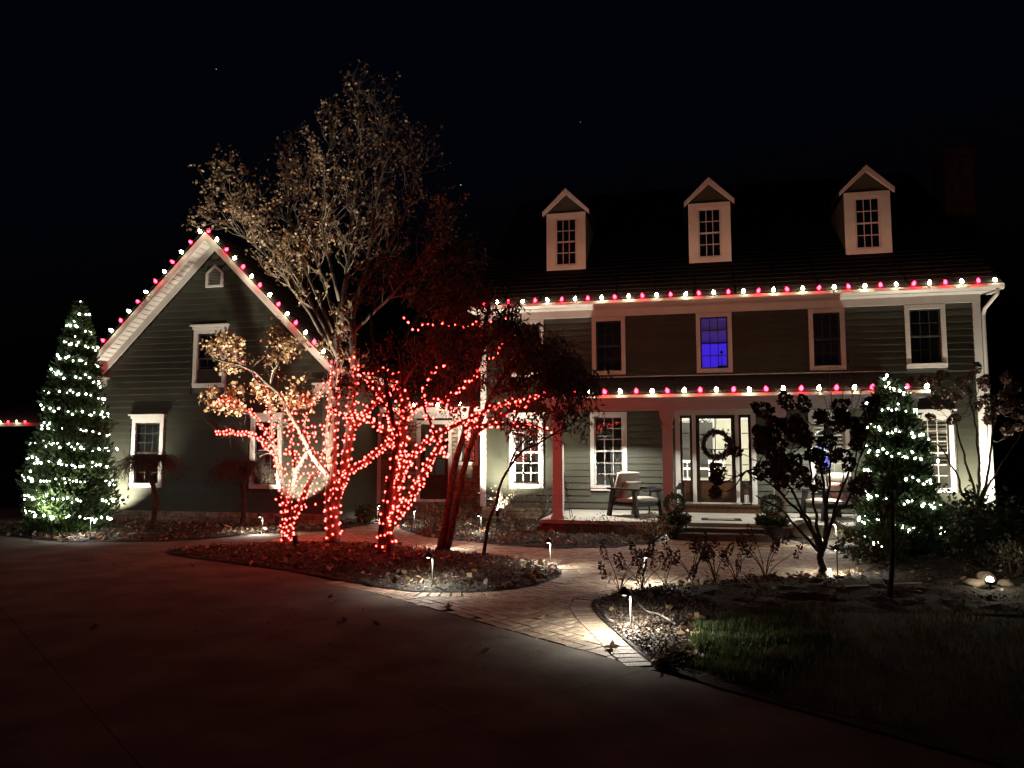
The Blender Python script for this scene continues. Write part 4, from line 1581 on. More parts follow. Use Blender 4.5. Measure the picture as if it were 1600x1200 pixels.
# ------------------------------------------------------------------ smaller tree at the left of the island
YB = 12.63
tB = thing('tree', G(450, 851), 'low spreading tree with copper leaves wrapped in red lights, left end of the island bed', 'tree', 'ornamental trees in the island bed')
tm = MB()
B = {}
B['s0'] = limb(tm, [(450, 852), (449, 825), (452, 805)], YB, .10, .075, 6)
B['s1'] = limb(tm, [(448, 850), (446, 800), (442, 753), (432, 713), (425, 680), (423, 643), (412, 600)], (YB, YB - .2), .06, .022, 14)
B['s2'] = limb(tm, [(452, 850), (452, 787), (460, 740), (473, 717), (487, 700)], (YB, YB - .4), .05, .025, 12)
B['s3'] = limb(tm, [(456, 815), (472, 783), (480, 760), (492, 738), (507, 708)], (YB, YB + .4), .055, .022, 12)
B['s4'] = limb(tm, [(427, 690), (402, 655), (372, 632), (336, 626)], (YB, YB - .5), .025, .012, 10)
B['s5'] = limb(tm, [(433, 712), (402, 684), (370, 676), (337, 677)], (YB, YB + .5), .022, .012, 10)
B['s6'] = limb(tm, [(423, 643), (400, 590), (365, 555), (345, 535)], (YB, YB - .6), .025, .010, 10)
B['s7'] = limb(tm, [(418, 620), (428, 580), (440, 550), (420, 525)], (YB, YB + .4), .025, .010, 10)
B['s8'] = limb(tm, [(462, 738), (455, 690), (462, 645), (480, 610)], (YB, YB + .7), .022, .010, 10)
B['s9'] = limb(tm, [(480, 706), (478, 660), (495, 620), (515, 590)], (YB, YB - .3), .022, .010, 10)
tm.build('trunk', M['bark'], tB, smooth=True)
tw, tips = MB(), []
for k in ('s1', 's4', 's5', 's6', 's7', 's8', 's9'):
    sprout(tw, *B[k], 9, .45, 1, tips, t0=.45, up=.1, spread=1.0, kids=3)
tag(tw.build('twigs', M['bark'], tB), kind='stuff')
lt = [t for t in tips if P(0, 0, 1) and t[0][2] > 2.35 and t[0][0] < -7.0]
leaves('crown', leaf_on(lt, 1900, None, .12), nrg.uniform(.05, .095, 1900), M['copper'], tB, aspect=.75)

# ------------------------------------------------------------------ multi-stemmed dark tree right of the tall one
YT = 11.34
tC = thing('tree', G(604, 872), 'multi-stemmed maple with dark reddish leaves in red lights nearest the driveway', 'tree', 'ornamental trees in the island bed')
tm = MB()
T = {}
T['m'] = limb(tm, [(604, 874), (610, 820), (620, 767), (627, 713), (630, 660), (630, 600), (625, 540)], (YT, YT + .5), .10, .04, 16)
T['a'] = limb(tm, [(596, 872), (601, 807), (613, 733), (620, 687), (613, 650), (600, 590)], (YT, YT - .2), .08, .03, 16)
T['b'] = limb(tm, [(612, 812), (640, 783), (667, 733), (683, 702), (698, 690)], (YT, YT - .5), .06, .03, 12)
T['c'] = limb(tm, [(618, 765), (637, 722), (673, 687), (720, 660), (777, 634), (842, 619)], (YT, YT + .6), .055, .015, 14)
T['d'] = limb(tm, [(629, 715), (613, 660), (587, 605), (552, 578)], (YT, YT + .4), .04, .015, 12)
T['e'] = limb(tm, [(630, 660), (655, 634), (703, 618), (748, 582)], (YT, YT + .9), .04, .015, 12)
T['f'] = limb(tm, [(715, 663), (770, 664), (815, 662), (862, 674)], (YT + .5, YT + .9), .025, .012, 12)
T['g'] = limb(tm, [(620, 690), (575, 655), (540, 650), (515, 640)], (YT, YT - .4), .03, .012, 12)
T['h'] = limb(tm, [(626, 545), (650, 500), (690, 470), (745, 480)], (YT + .5, YT + .9), .035, .012, 12)
T['i'] = limb(tm, [(600, 592), (580, 520), (590, 460), (615, 420)], (YT, YT + .5), .03, .012, 12)
T['j'] = limb(tm, [(630, 600), (660, 560), (700, 530), (760, 540)], (YT + .4, YT - .3), .03, .012, 12)
T['k'] = limb(tm, [(690, 695), (672, 660), (660, 610), (690, 570)], (YT - .4, YT - .8), .025, .010, 12)
tm.build('trunk', M['bark'], tC, smooth=True)
tw, tips = MB(), []
for k, n in (('m', 8), ('d', 12), ('e', 12), ('h', 16), ('i', 14), ('j', 14), ('c', 8), ('k', 8), ('a', 6)):
    sprout(tw, *T[k], n, .55, 2, tips, t0=.5, up=.05, spread=1.0, kids=3)
tag(tw.build('twigs', M['darkbark'], tC), kind='stuff')
lt = [t for t in tips if t[0][2] > 2.3]
leaves('crown', leaf_on(lt, 3600, None, .16), nrg.uniform(.05, .11, 3600), M['darkleaf'], tC, aspect=.45, droop=.5)

# ------------------------------------------------------------------ two-stemmed tree with hanging dark foliage
YD = 12.25
tD = thing('tree', G(692, 863), 'two-stemmed tree with bare dark trunks and drooping foliage in front of the porch corner', 'tree', 'ornamental trees in the island bed')
tm = MB()
D = {}
D['a'] = limb(tm, [(689, 864), (698, 800), (707, 750), (718, 700), (735, 650), (748, 560), (765, 480)], (YD, YD + .3), .075, .03, 18)
D['b'] = limb(tm, [(698, 862), (714, 790), (725, 730), (742, 680), (768, 620), (798, 570), (818, 530)], (YD, YD - .2), .06, .025, 18)
D['c'] = limb(tm, [(745, 675), (790, 645), (850, 622), (915, 612)], (YD, YD - .5), .03, .012, 12)
D['d'] = limb(tm, [(790, 578), (835, 568), (880, 570), (905, 592)], (YD, YD - .6), .03, .012, 12)
D['e'] = limb(tm, [(750, 555), (790, 540), (835, 535), (868, 552)], (YD, YD + .6), .03, .012, 12)
D['f'] = limb(tm, [(765, 490), (775, 485), (786, 500), (798, 525)], (YD + .3, YD - .1), .025, .010, 12)
D['g'] = limb(tm, [(755, 520), (720, 480), (690, 450), (660, 455)], (YD + .3, YD + .9), .03, .012, 12)
D['h'] = limb(tm, [(765, 482), (750, 440), (715, 405), (690, 400)], (YD + .3, YD + .2), .025, .010, 12)
D['i'] = limb(tm, [(748, 560), (715, 530), (690, 520), (650, 540)], (YD + .3, YD + 1.2), .03, .012, 12)
D['j'] = limb(tm, [(768, 620), (810, 600), (850, 580), (890, 590)], (YD - .1, YD - 1.0), .025, .010, 12)
tm.build('trunk', M['darkbark'], tD, smooth=True)
tw, tips = MB(), []
for k, n in (('c', 14), ('d', 16), ('e', 16), ('f', 16), ('g', 16), ('h', 16), ('i', 14), ('j', 14), ('a', 5), ('b', 5)):
    sprout(tw, *D[k], n, .42, 2, tips, t0=.25 if k not in 'ab' else .7, up=0, spread=.9, kids=3, sag=.06)
tag(tw.build('twigs', M['darkbark'], tD), kind='stuff')
leaves('crown', leaf_on(tips, 9000, None, .14), nrg.uniform(.07, .15, 9000), M['darkleaf'], tD, aspect=.28, droop=1.1)

# ------------------------------------------------------------------ thin leaning sapling
YS = 11.47
tS = thing('sapling', G(755, 877), 'thin leaning sapling with a few drooping leaves at the edge of the island bed', 'tree')
tm = MB()
s1 = limb(tm, [(754, 878), (762, 830), (775, 785), (790, 738), (822, 703), (862, 680), (905, 650)], (YS, YS + .3), .032, .009, 16)
s2 = limb(tm, [(789, 740), (803, 712), (818, 690), (835, 676)], (YS + .1, YS - .2), .018, .008, 10)
s3 = limb(tm, [(862, 680), (895, 672), (915, 655), (935, 635)], (YS + .2, YS), .010, .005, 8)
tm.build('trunk', M['darkbark'], tS, smooth=True)
tips = []
tw = MB()
sprout(tw, *s1, 14, .3, 1, tips, t0=.5, up=0, kids=2, sag=.1)
sprout(tw, *s2, 6, .25, 1, tips, t0=.4, up=0, kids=2, sag=.1)
sprout(tw, *s3, 6, .2, 1, tips, t0=.2, up=0, kids=2, sag=.1)
tag(tw.build('twigs', M['darkbark'], tS), kind='stuff')
leaves('crown', leaf_on(tips, 240, None, .06), nrg.uniform(.06, .10, 240), M['darkleaf'], tS, aspect=.3, droop=1.2)

# ------------------------------------------------------------------ umbrella-shaped weeping trees by the garage wall
for (px, py, top, hw, Yw, lab) in ((235, 833, 712, 62, 13.77, 'small bare weeping tree in front of the left garage window'), (381, 822, 722, 58, 15.0, 'small bare weeping tree in front of the right garage window, behind the red-lit tree')):
    base = G(px, py) if Yw < 14 else (P(px, 760, Yw)[0], Yw, 0.03)
    tree = thing('weeping_tree', base, lab, 'tree', 'weeping trees by the garage wall')
    tm = MB()
    tp = P(px - 2, top + 30, Yw)
    q = spline([base, (base[0] + .02, Yw, tp[2] * .55), tp], 10, .008)
    tm.tube(q, list(np.linspace(.062, .045, 10)), 7)
    tm.build('trunk', M['bark'], tree, smooth=True)
    tw, tips = MB(), []
    rad = hw * Yw / 1200 * 1.05
    zt = P(px, top, Yw)[2]
    for k in range(110):
        a = rng.uniform(0, 2 * math.pi)
        rr_ = rad * rng.uniform(.45, 1.05)
        dr = rng.uniform(.12, .45) * (rr_ / rad)
        pts = [tp, (tp[0] + math.cos(a) * rr_ * .35, tp[1] + math.sin(a) * rr_ * .35, zt - .02 + rng.uniform(-.08, .04)), (tp[0] + math.cos(a) * rr_ * .8, tp[1] + math.sin(a) * rr_ * .8, zt - .12 * rr_ - rng.uniform(0, .1)), (tp[0] + math.cos(a) * rr_ * 1.02, tp[1] + math.sin(a) * rr_ * 1.02, zt - .15 - dr)]
        q = spline(pts, 9, .012)
        tw.tube(q, list(np.linspace(.012, .003, 9)), 3, cap=False)
        sprout(tw, q, [.006] * 9, 7, .25, 1, tips, t0=.3, up=-.1, kids=2, sag=.08, r=.0035)
    tag(tw.build('twigs', M['bark'], tree), kind='stuff')
    leaves('crown', leaf_on(tips, 260, None, .06), nrg.uniform(.03, .05, 260), M['brownleaf'], tree, aspect=.5, droop=.6)


# ------------------------------------------------------------------ conifers with white lights
def conifer(base, top, rb, label, pitch, seed, m, dens=9500, zs=0.05, ex=.72):
    rn = np.random.default_rng(seed)
    t = thing('conifer', base, label, 'tree', 'conical evergreens beside the house')
    H = top[2]
    lean = (top[0] - base[0], top[1] - base[1])

    def rad(z, th):
        f = max(0, 1 - z / H)
        s_ = min(1.0, .70 + 2.2 * z / H) if z < H * .14 else 1
        lump = 1 + .10 * math.sin(3 * th + z * 4.1 + seed) + .10 * math.sin(5 * th - z * 7.3 + 2) + .09 * math.sin(8 * th + z * 17 + seed) + .06 * math.sin(13 * th - z * 23)
        return rb * (f ** ex) * s_ * lump + .03

    def pos(z, th, k=1.0):
        r = rad(z, th) * k
        return (base[0] + lean[0] * z / H + r * math.cos(th), base[1] + lean[1] * z / H + r * math.sin(th), z)
    mb = MB()
    mb.tube([base, (base[0] + lean[0] * .5, base[1] + lean[1] * .5, H * .5), (top[0], top[1], H * .95)], [.07, .05, .01], 7)
    mb.build('trunk', M['darkbark'], t, smooth=True)
    pts, ax = [], []
    for k in range(dens):
        z = zs + (H - zs) * (1 - rn.random() ** .55)
        th = rn.random() * 2 * math.pi
        kk = 1.06 - .45 * rn.random() ** 1.8
        p = pos(z, th, kk)
        pts.append(p)
        ax.append((math.cos(th) * .8, math.sin(th) * .8, .75))
    sz = rn.uniform(.045, .12, dens)
    leaves('crown', pts, sz, m, t, aspect=.42, axis=np.array(ax))
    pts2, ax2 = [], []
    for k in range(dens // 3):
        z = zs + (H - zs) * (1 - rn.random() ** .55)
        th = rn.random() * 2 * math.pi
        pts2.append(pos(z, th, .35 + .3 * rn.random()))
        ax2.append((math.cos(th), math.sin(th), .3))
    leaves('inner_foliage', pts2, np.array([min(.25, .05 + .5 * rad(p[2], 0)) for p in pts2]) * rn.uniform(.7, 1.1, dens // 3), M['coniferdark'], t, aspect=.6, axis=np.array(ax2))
    # the spiral of lights
    line = []
    z = H - .02
    th = R(120)
    while z > .14:
        p = pos(z, th, 1.05)
        jit = rn.normal(size=3) * np.array([.03, .03, .03])
        line.append(np.array(p) + jit)
        step = rn.choice([.05, .07, .09, .28], p=[.32, .36, .26, .06]) * rn.uniform(.8, 1.2)
        dth = step / max(.08, rad(z, th))
        z -= pitch * dth / (2 * math.pi)
        th += dth
    return t, line


cb, ct = (-12.22, 13.2, 0.0), P(125, 472, 13.2)
c1, line1 = conifer(cb, ct, 0.80, 'left conical evergreen spiralled with white lights at the garage corner', .345, 3, M['conifer'], 17000)
light_string('white mini lights spiralled round the left evergreen by the garage', [line1], MINI_WHITE, 'white light spirals on the evergreens')
cb2, ct2 = (3.33, 13.75, 0.0), P(1392, 590, 13.75)
c2, line2 = conifer(cb2, ct2, 0.54, 'right conical evergreen spiralled with white lights in front of the porch end', .37, 8, M['conifer'], 12000, ex=.44)
light_string('white mini lights spiralled round the right evergreen by the porch', [line2], MINI_WHITE, 'white light spirals on the evergreens')

# ------------------------------------------------------------------ red light strings
sA = [wrap(A['t1'][0][:14], A['t1'][1][:14], .125, .15), wrap(A['t2'][0][:11], A['t2'][1][:11], .125, .16, phase=2), wrap(*A['r1'], .085, .11), wrap(*A['r2'], .10, .14), wrap(A['l1'][0][:9], A['l1'][1][:9], .13, .2)]
light_string('red mini lights wound round the trunk and limbs of the tall tan-leaved tree', sA, MINI_RED, 'red light strings on the island trees')
sB = [wrap(*B['s0'], .095, .12), wrap(*B['s1'], .11, .14), wrap(*B['s2'], .10, .14), wrap(*B['s3'], .10, .14), wrap(*B['s4'], .07, .10), wrap(*B['s5'], .07, .10), wrap(*B['s8'], .10, .16), wrap(*B['s9'], .10, .16), wrap(B['s6'][0], B['s6'][1], .16, .25)]
# the string carried across between the stems in loose rows
for k in range(13):
    y = 655 + k * 10.5
    a, b = P(434 + (k % 3) * 4, y, YB + .5), P(512 - max(0, k - 8) * 5, y + rng.uniform(-6, 10), YB + .75)
    n = max(3, 10 - max(0, k - 8))
    sB.append([np.array(a) * (1 - t) + np.array(b) * t + np.array([0, rng.uniform(-.1, .1), -.10 * math.sin(math.pi * t) + rng.uniform(-.03, .03)]) for t in np.linspace(0, 1, n)])
light_string('red mini lights strung over the low copper-leaved tree at the left of the island', sB, MINI_RED, 'red light strings on the island trees')
sC = [wrap(T['m'][0][:13], T['m'][1][:13], .125, .16), wrap(T['a'][0][:13], T['a'][1][:13], .13, .17, phase=1), wrap(*T['b'], .085, .11), wrap(*T['d'], .10, .15), wrap(T['g'][0], T['g'][1], .07, .09), wrap(*T['k'], .11, .15)]
for (pa, pb, ya, yb) in (((690, 700), (700, 712), -.5, -.4), ((628, 712), (668, 729), -.1, -.5), ((636, 738), (662, 748), 0, -.5), ((622, 765), (642, 782), 0, -.4)):
    a, b = np.array(P(*pa, YT + ya)), np.array(P(*pb, YT + yb))
    sC.append([a * (1 - t) + b * t + np.array([0, 0, -.08 * math.sin(math.pi * t)]) + nrg.normal(size=3) * .01 for t in np.linspace(0, 1, 6)])
light_string('red mini lights wound round the stems of the dark maple nearest the driveway', sC, MINI_RED, 'red light strings on the island trees')
sE = [wrap(*T['c'], .085, .11), wrap(*T['e'], .10, .15), wrap(*T['f'], .11, .15), wrap(D['c'][0][:7], D['c'][1][:7], .13, .18)]
sE.append([np.array(P(x, y, YD + .3)) + nrg.normal(size=3) * .01 for x, y in ((631, 496), (637, 505), (644, 513), (652, 514), (660, 508), (668, 506), (678, 507), (691, 505), (701, 508), (712, 507), (724, 510), (731, 509), (739, 506), (745, 503), (751, 509), (757, 508), (763, 504), (768, 503), (775, 500), (782, 499), (789, 496), (794, 494), (797, 489))])
sE.append([np.array(P(x, y, YT + .8)) + nrg.normal(size=3) * .012 for x, y in ((750, 578), (757, 570), (764, 562), (771, 560), (775, 552), (781, 545), (788, 540), (793, 528))])
sE.append([np.array(P(730 + rng.uniform(-4, 4), 672 + k * 1.6, YT + .4)) for k in range(10)])
for (x0_, x1_, yy, n, yo) in ((640, 720, 632, 12, .9), (655, 735, 645, 12, 1.2), (575, 640, 600, 10, .7), (560, 640, 625, 12, .5), (570, 650, 646, 12, .2), (700, 760, 650, 9, 1.0), (560, 630, 580, 10, 1.0)):
    sE.append([np.array(P(x0_ + (x1_ - x0_) * t, yy + 7 * math.sin(t * 9) + rng.uniform(-5, 5), YT + yo)) for t in np.linspace(0, 1, n)])
light_string('red mini lights looped along the outer branches reaching towards the porch corner', sE, MINI_RED, 'red light strings on the island trees')

# ------------------------------------------------------------------ red and white eave bulbs
def c9_mesh(name, m):
    mb = MB()
    mb.lathe([(.012, 0), (.028, .012), (.036, .036), (.030, .065), (.015, .088), (.003, .098)], (0, 0, 0), 8)
    return mb.mesh(name, m, smooth=True)


C9 = {'r': c9_mesh('red_eave_bulb', M['c9red']), 'w': c9_mesh('white_eave_bulb', M['c9white'])}


def eave_string(label, pts, first, up=(0, 0, 1), group='red and white bulbs along the eaves', name='eave_lights'):
    root = thing(name, tuple(pts[0]), label, 'string lights', group)
    w = W(root)
    mb = MB()
    mb.tube(pts, .006, 4)
    mb.build('cord', M['cord'], root)
    sm = MB()
    sm.lathe([(.013, -.022), (.015, 0), (.013, .014)], (0, 0, 0), 6)
    sock = sm.mesh('socket', M['cord'])
    rot = Vector(up).to_track_quat('Z', 'Y').to_euler()
    for i, p in enumerate(pts):
        c = first if i % 2 == 0 else ('w' if first == 'r' else 'r')
        r_ = (rot[0] + rng.uniform(-.4, .4), rot[1] + rng.uniform(-.4, .4), rot[2])
        for nm, me in (('bulb', C9[c]), ('socket', sock)):
            o = bpy.data.objects.new(nm, me)
            o.location = Vector(p) - w
            o.rotation_euler = r_
            link(o, root)
    return root


eave_string('red and white bulbs along the long upper gutter', [(6.33 - k * .32, 17.865 + rng.uniform(-.006, .006), 5.215) for k in range(36)], 'w', up=(0, -.25, 1))
eave_string('red and white bulbs along the porch gutter', [(4.17 - k * .306, 15.215 + rng.uniform(-.006, .006), 2.785) for k in range(24)], 'w', up=(0, -.25, 1))
dl = .32 / math.hypot(1, RS)
for sx, f, lab in ((-1, 'w', 'red and white bulbs up the left slope of the garage gable'), (1, 'r', 'red and white bulbs down the right slope of the garage gable')):
    pts = []
    for k in range(13 if sx < 0 else 16):
        x = GXC + sx * (.10 + k * dl)
        if abs(x - GXC) > GXE + (.3 if sx > 0 else .05):
            break
        pts.append((x, yr - .035, roofz(x, -.02)))
    if sx < 0:
        pts += [(GXC - GXE + .02, yr + .02, roofz(GXC - GXE, .42))]
    eave_string(lab, pts, f, up=(sx * .7, -.2, .7))
eave_string('red and white bulbs along the low roof linking the garage and the house', [(-7.4 + k * .30, YC - .57, 2.77) for k in range(8)], 'w', up=(0, -.25, 1))

# ------------------------------------------------------------------ lamps on the ground
def path_light_parts(root, off):
    mb = MB()
    mb.tube([(0, 0, -.06), (0, 0, .40)], [.008, .011], 8)
    mb.build('post', M['bronze'], root, local=True)
    mb = MB()
    ox, oy = off
    mb.lathe([(.085, .385), (.088, .392), (.03, .44), (.012, .452), (.004, .46)], (ox, oy, 0), 14)
    mb.build('hat', M['black'], root, local=True)
    mb = MB()
    mb.lathe([(.018, .368), (.022, .372), (.022, .384)], (ox, oy, 0), 8)
    mb.build('lens', M['lensE'], root, local=True)


def pz(x, y):
    for poly in (ISL, RBED, UBED, LBED, RUB):
        if in_poly(x, y, poly):
            return bed_z(x, y, poly)
    return 0.0


PL = [((141, 841), 'path light beside the left evergreen', 1.0),
      ((410, 834), 'path light in front of the right garage window', 1.0),
      ((590, 812), 'path light beside the round green shrub by the link door', .7),
      ((647, 824), 'path light where the path turns to the link door', .7),
      ((702, 857), 'path light just behind the two dark bare trunks', .8),
      ((752, 838), 'path light by the twiggy shrub at the house corner', .8),
      ((676, 919), 'path light at the front edge of the island bed', 1.3),
      ((860, 886), 'path light at the right tip of the island bed', 1.1),
      ((1043, 837), 'path light beside the planter left of the front steps', 1.2),
      ((1309, 900), 'path light with the dark post beside the flower tree trunk', .9),
      ((1307, 853), 'path light by the boulder right of the front steps', 1.0),
      ((986, 991), 'nearest path light, at the corner of the bed by the lawn', 2.2),
      ((1007, 912), 'path light hidden among the dark flower spikes', 1.0)]
for i, ((px, py), lab, k) in enumerate(PL):
    b = G(px, py)
    zz = pz(b[0], b[1])
    root = thing('path_light', (b[0], b[1], zz), lab, 'path light', 'path lights along the walk and beds')
    th = rng.uniform(R(200), R(330)) if i not in (9,) else R(90)
    off = (.065 * math.cos(th), .065 * math.sin(th))
    if i == 11:
        off = (-.06, -.045)
    path_light_parts(root, off)
    root.scale = (.88, .88, .88)
    lamp('path_lamp', 'SPOT', (b[0] + off[0], b[1] + off[1], zz + .362), P_PATH * k, NEUT, root, target=(b[0] + off[0], b[1] + off[1], zz), angle=168, blend=.4, radius=.012)


def uplight(px, py, label, target, energy, angle, color=WARM, Y=None, blend=.35, x=None, lens=True):
    b = G(px, py) if Y is None else (x if x is not None else P(px, py, Y)[0], Y, 0.0)
    zz = pz(b[0], b[1])
    root = thing('uplight', (b[0], b[1], zz), label, 'garden spotlight', 'spotlights on the ground')
    d = Vector(target) - Vector((b[0], b[1], zz + .15))
    d.normalize()
    q = d.to_track_quat('Z', 'Y')
    mb = MB()
    mb.tube([(0, 0, -.08), (0, 0, .10)], .012, 6)
    mb.build('stake', M['black'], root, local=True)
    mb = MB()
    mb.lathe([(.022, -.07), (.038, -.06), (.045, 0), (.048, .05), (.043, .05), (.040, .03)], (0, 0, 0), 12)
    body = mb.build('body', M['black'], root, local=True)
    body.location = (0, 0, .15)
    body.rotation_euler = q.to_euler()
    mb = MB()
    mb.lathe([(.001, .030), (.040, .031), (.040, .033), (.001, .034)], (0, 0, 0), 12)
    le = mb.build('lens', M['lensE'], root, local=True)
    le.location = (0, 0, .15)
    le.rotation_euler = q.to_euler()
    p = Vector((b[0], b[1], zz + .15)) + d * .07
    lamp('beam', 'SPOT', p, energy, color, root, target=Vector(p) + d, angle=angle, blend=blend, radius=.03)
    return root


uplight(461, 863, 'small black spotlight at the foot of the low copper-leaved tree', (-8.0, 13.0, 5.0), 2800, 82, blend=1.0)
uplight(0, 0, 'spotlight close to the garage wall under the right garage window', (-8.62, 15.9, 1.9), 420, 84, Y=14.95, x=-8.6, blend=.25)
uplight(0, 0, 'spotlight at the foot of the left evergreen', (-12.1, 13.2, 1.15), 330, 66, color=(1, .96, .8), Y=11.95, x=-11.85, blend=.7)
uplight(0, 0, 'spotlight between the left evergreen and the garage corner', (-13.4, 15.9, 1.2), 900, 100, Y=15.0, x=-13.5, blend=.6)
uplight(0, 0, 'spotlight grazing the white corner board left of the porch', (-4.2, 18.2, 3.4), 1900, 124, Y=17.35, x=-4.38, blend=1.0)
uplight(0, 0, 'spotlight grazing the right corner of the house', (5.75, 18.3, 3.2), 800, 140, Y=17.5, x=5.8, blend=1.0)
b = G(1548, 930)
zz = pz(b[0], b[1])
rl = thing('uplight', (b[0], b[1], zz), 'bright bare spotlight beside pale rocks at the right end of the lawn bed', 'garden spotlight', 'spotlights on the ground')
mb = MB()
mb.tube([(0, 0, -.08), (0, 0, .06)], .012, 6)
mb.build('stake', M['black'], rl, local=True)
mb = MB()
mb.lathe([(.02, .05), (.05, .06), (.055, .09), (.05, .09), (.045, .08)], (0, 0, 0), 12)
mb.build('body', M['black'], rl, local=True)
mb = MB()
mb.lathe([(.03, .085), (.042, .10), (.035, .13), (.012, .145)], (0, 0, 0), 10)
mb.build('lens', M['lensE'], rl, local=True)
lamp('beam', 'POINT', (b[0] + .02, b[1] - .03, zz + .22), 7, WARM, rl, radius=.03)

# ------------------------------------------------------------------ porch things
def pendant(x, y, label):
    root = thing('pendant_lamp', (x, y, 2.64), label, 'pendant lamp', 'porch pendant lamps')
    zb = 1.98
    mb = MB()
    mb.tube([(x, y, 2.64), (x, y, zb + .2)], .006, 5)
    mb.build('cord', M['black'], root)
    mb = MB()
    pr = [(.035, .22), (.05, .17), (.055, .12), (.10, .085), (.17, .02), (.185, .0)]
    mb.lathe(pr + [(r - .006, z - .002) for r, z in reversed(pr)], (x, y, zb), 18)
    mb.build('shade', M['black'], root)
    mb = MB()
    mb.lathe([(.012, .11), (.028, .09), (.030, .06), (.020, .045), (.004, .04)], (x, y, zb + .012), 10)
    mb.build('bulb', M['lensE'], root)
    lamp('pendant_light', 'SPOT', (x, y, zb + .036), 230, (1, .95, .82), root, target=(x, y, 0), angle=165, blend=.1, radius=.03)


pendant(P(945, 677, 16.9)[0], 16.9, 'dark metal pendant lamp hanging in the left porch bay')
pendant(2.72, 16.9, 'dark metal pendant lamp in the right porch bay behind the flower tree')


def lounge_chair(loc, rz, label, pillow):
    root = thing('lounge_chair', loc, label, 'chair', 'cushioned lounge chairs on the porch')
    root.rotation_euler = (0, 0, rz)
    L = lambda mb, n, m, par=root: mb.build(n, M[m], par, local=True)
    for s_ in (-1, 1):
        y = s_ * .36
        for (xa, za, xb, zb) in ((.42, .0, .34, .56), (-.44, .0, -.30, .56)):
            mb = MB()
            mb.prism([(xa - .05, za), (xa + .05, za), (xb + .05, zb), (xb - .05, zb)], 'y', y - .03, y + .03)
            L(mb, 'leg', 'blackpaint')
        mb = MB()
        mb.box(-.44, .50, y - .06, y + .06, .56, .60)
        L(mb, 'armrest', 'blackpaint')
    mb = MB()
    mb.box(-.33, .37, -.34, .34, .22, .26)
    mb.box(.33, .37, -.338, .338, .26, .31)
    L(mb, 'seat_frame', 'blackpaint')
    for k in range(5):
        mb = MB()
        yy = -.28 + k * .14
        mb.prism([(-.30, .24), (-.26, .24), (-.46, .86), (-.50, .86)], 'y', yy - .04, yy + .04)
        L(mb, 'back_slat', 'blackpaint')
    

    def cush(name, mt, sx, sy, sz, pos, ry):
        mb = MB()
        n = 9
        vs_, fs = [], []
        for face in (0, 1):
            for i in range(n):
                for j in range(n):
                    u, v = i / (n - 1) * 2 - 1, j / (n - 1) * 2 - 1
                    h = sz * (.35 + .65 * (1 - abs(u) ** 4) * (1 - abs(v) ** 4)) * (1 if face else -1)
                    vs_.append((u * sx * (1 - .04 * v * v), v * sy * (1 - .04 * u * u), h))
        for i in range(n - 1):
            for j in range(n - 1):
                a = i * n + j
                fs.append((a, a + n, a + n + 1, a + 1)[::-1])
                fs.append((a + n * n, a + n + n * n, a + n + 1 + n * n, a + 1 + n * n))
        for i in range(n - 1):
            for a, b in ((i, i + 1), ((n - 1) * n + i, (n - 1) * n + i + 1), (i * n, (i + 1) * n), (i * n + n - 1, (i + 1) * n + n - 1)):
                fs.append((a, b, b + n * n, a + n * n))
        mb.add(vs_, fs)
        o = mb.build(name, M[mt], root, local=True, smooth=True)
        o.location = pos
        o.rotation_euler = (0, ry, 0)
    cush('seat_cushion', 'cushion', .36, .31, .075, (.03, 0, .345), R(-3))
    cush('back_cushion', 'cushion', .30, .31, .085, (-.27, 0, .64), R(-74))
    if pillow:
        cush('pillow', pillow, .19, .22, .075, (-.14, .02, .56), R(-66))


M['pillowred'] = mat('patterned_pillow', (0.55, 0.50, 0.45), 0.9, 0.1, 22, 0.2, 90, col2=(0.35, 0.05, 0.05))
c_ = P(993, 803, 16.75)
lounge_chair((c_[0], 16.75, .27), R(-42), 'black framed lounge chair with cream cushions in the left porch bay', 'cushion')
lounge_chair((2.75, 16.9, .27), R(205), 'black framed lounge chair with a patterned pillow in the right porch bay', 'pillowred')
tb = thing('side_table', (-.86, 17.5, .27), 'small dark side table with a blue glow beside the left lounge chair', 'table')
mb = MB()
mb.lathe([(.20, .48), (.205, .49), (.205, .505), (.20, .51)], (-.86, 17.5, .27), 16)
mb.build('table_top', M['blackpaint'], tb)
for k in range(3):
    a = k * 2.09
    mb = MB()
    mb.tube([(-.86 + .16 * math.cos(a), 17.5 + .16 * math.sin(a), .27), (-.86 + .1 * math.cos(a), 17.5 + .1 * math.sin(a), .75)], .014, 6)
    mb.build('leg', M['blackpaint'], tb)
sp = thing('speaker', (-.86, 17.44, .781), 'small box with a blue light on the porch side table', 'speaker')
mb = MB()
mb.box(-.93, -.79, 17.40, 17.48, .781, .87)
mb.build('case', M['black'], sp)
mb = MB()
mb.box(-.89, -.83, 17.392, 17.399, .80, .815)
mb.build('indicator', M['blueE'], sp)


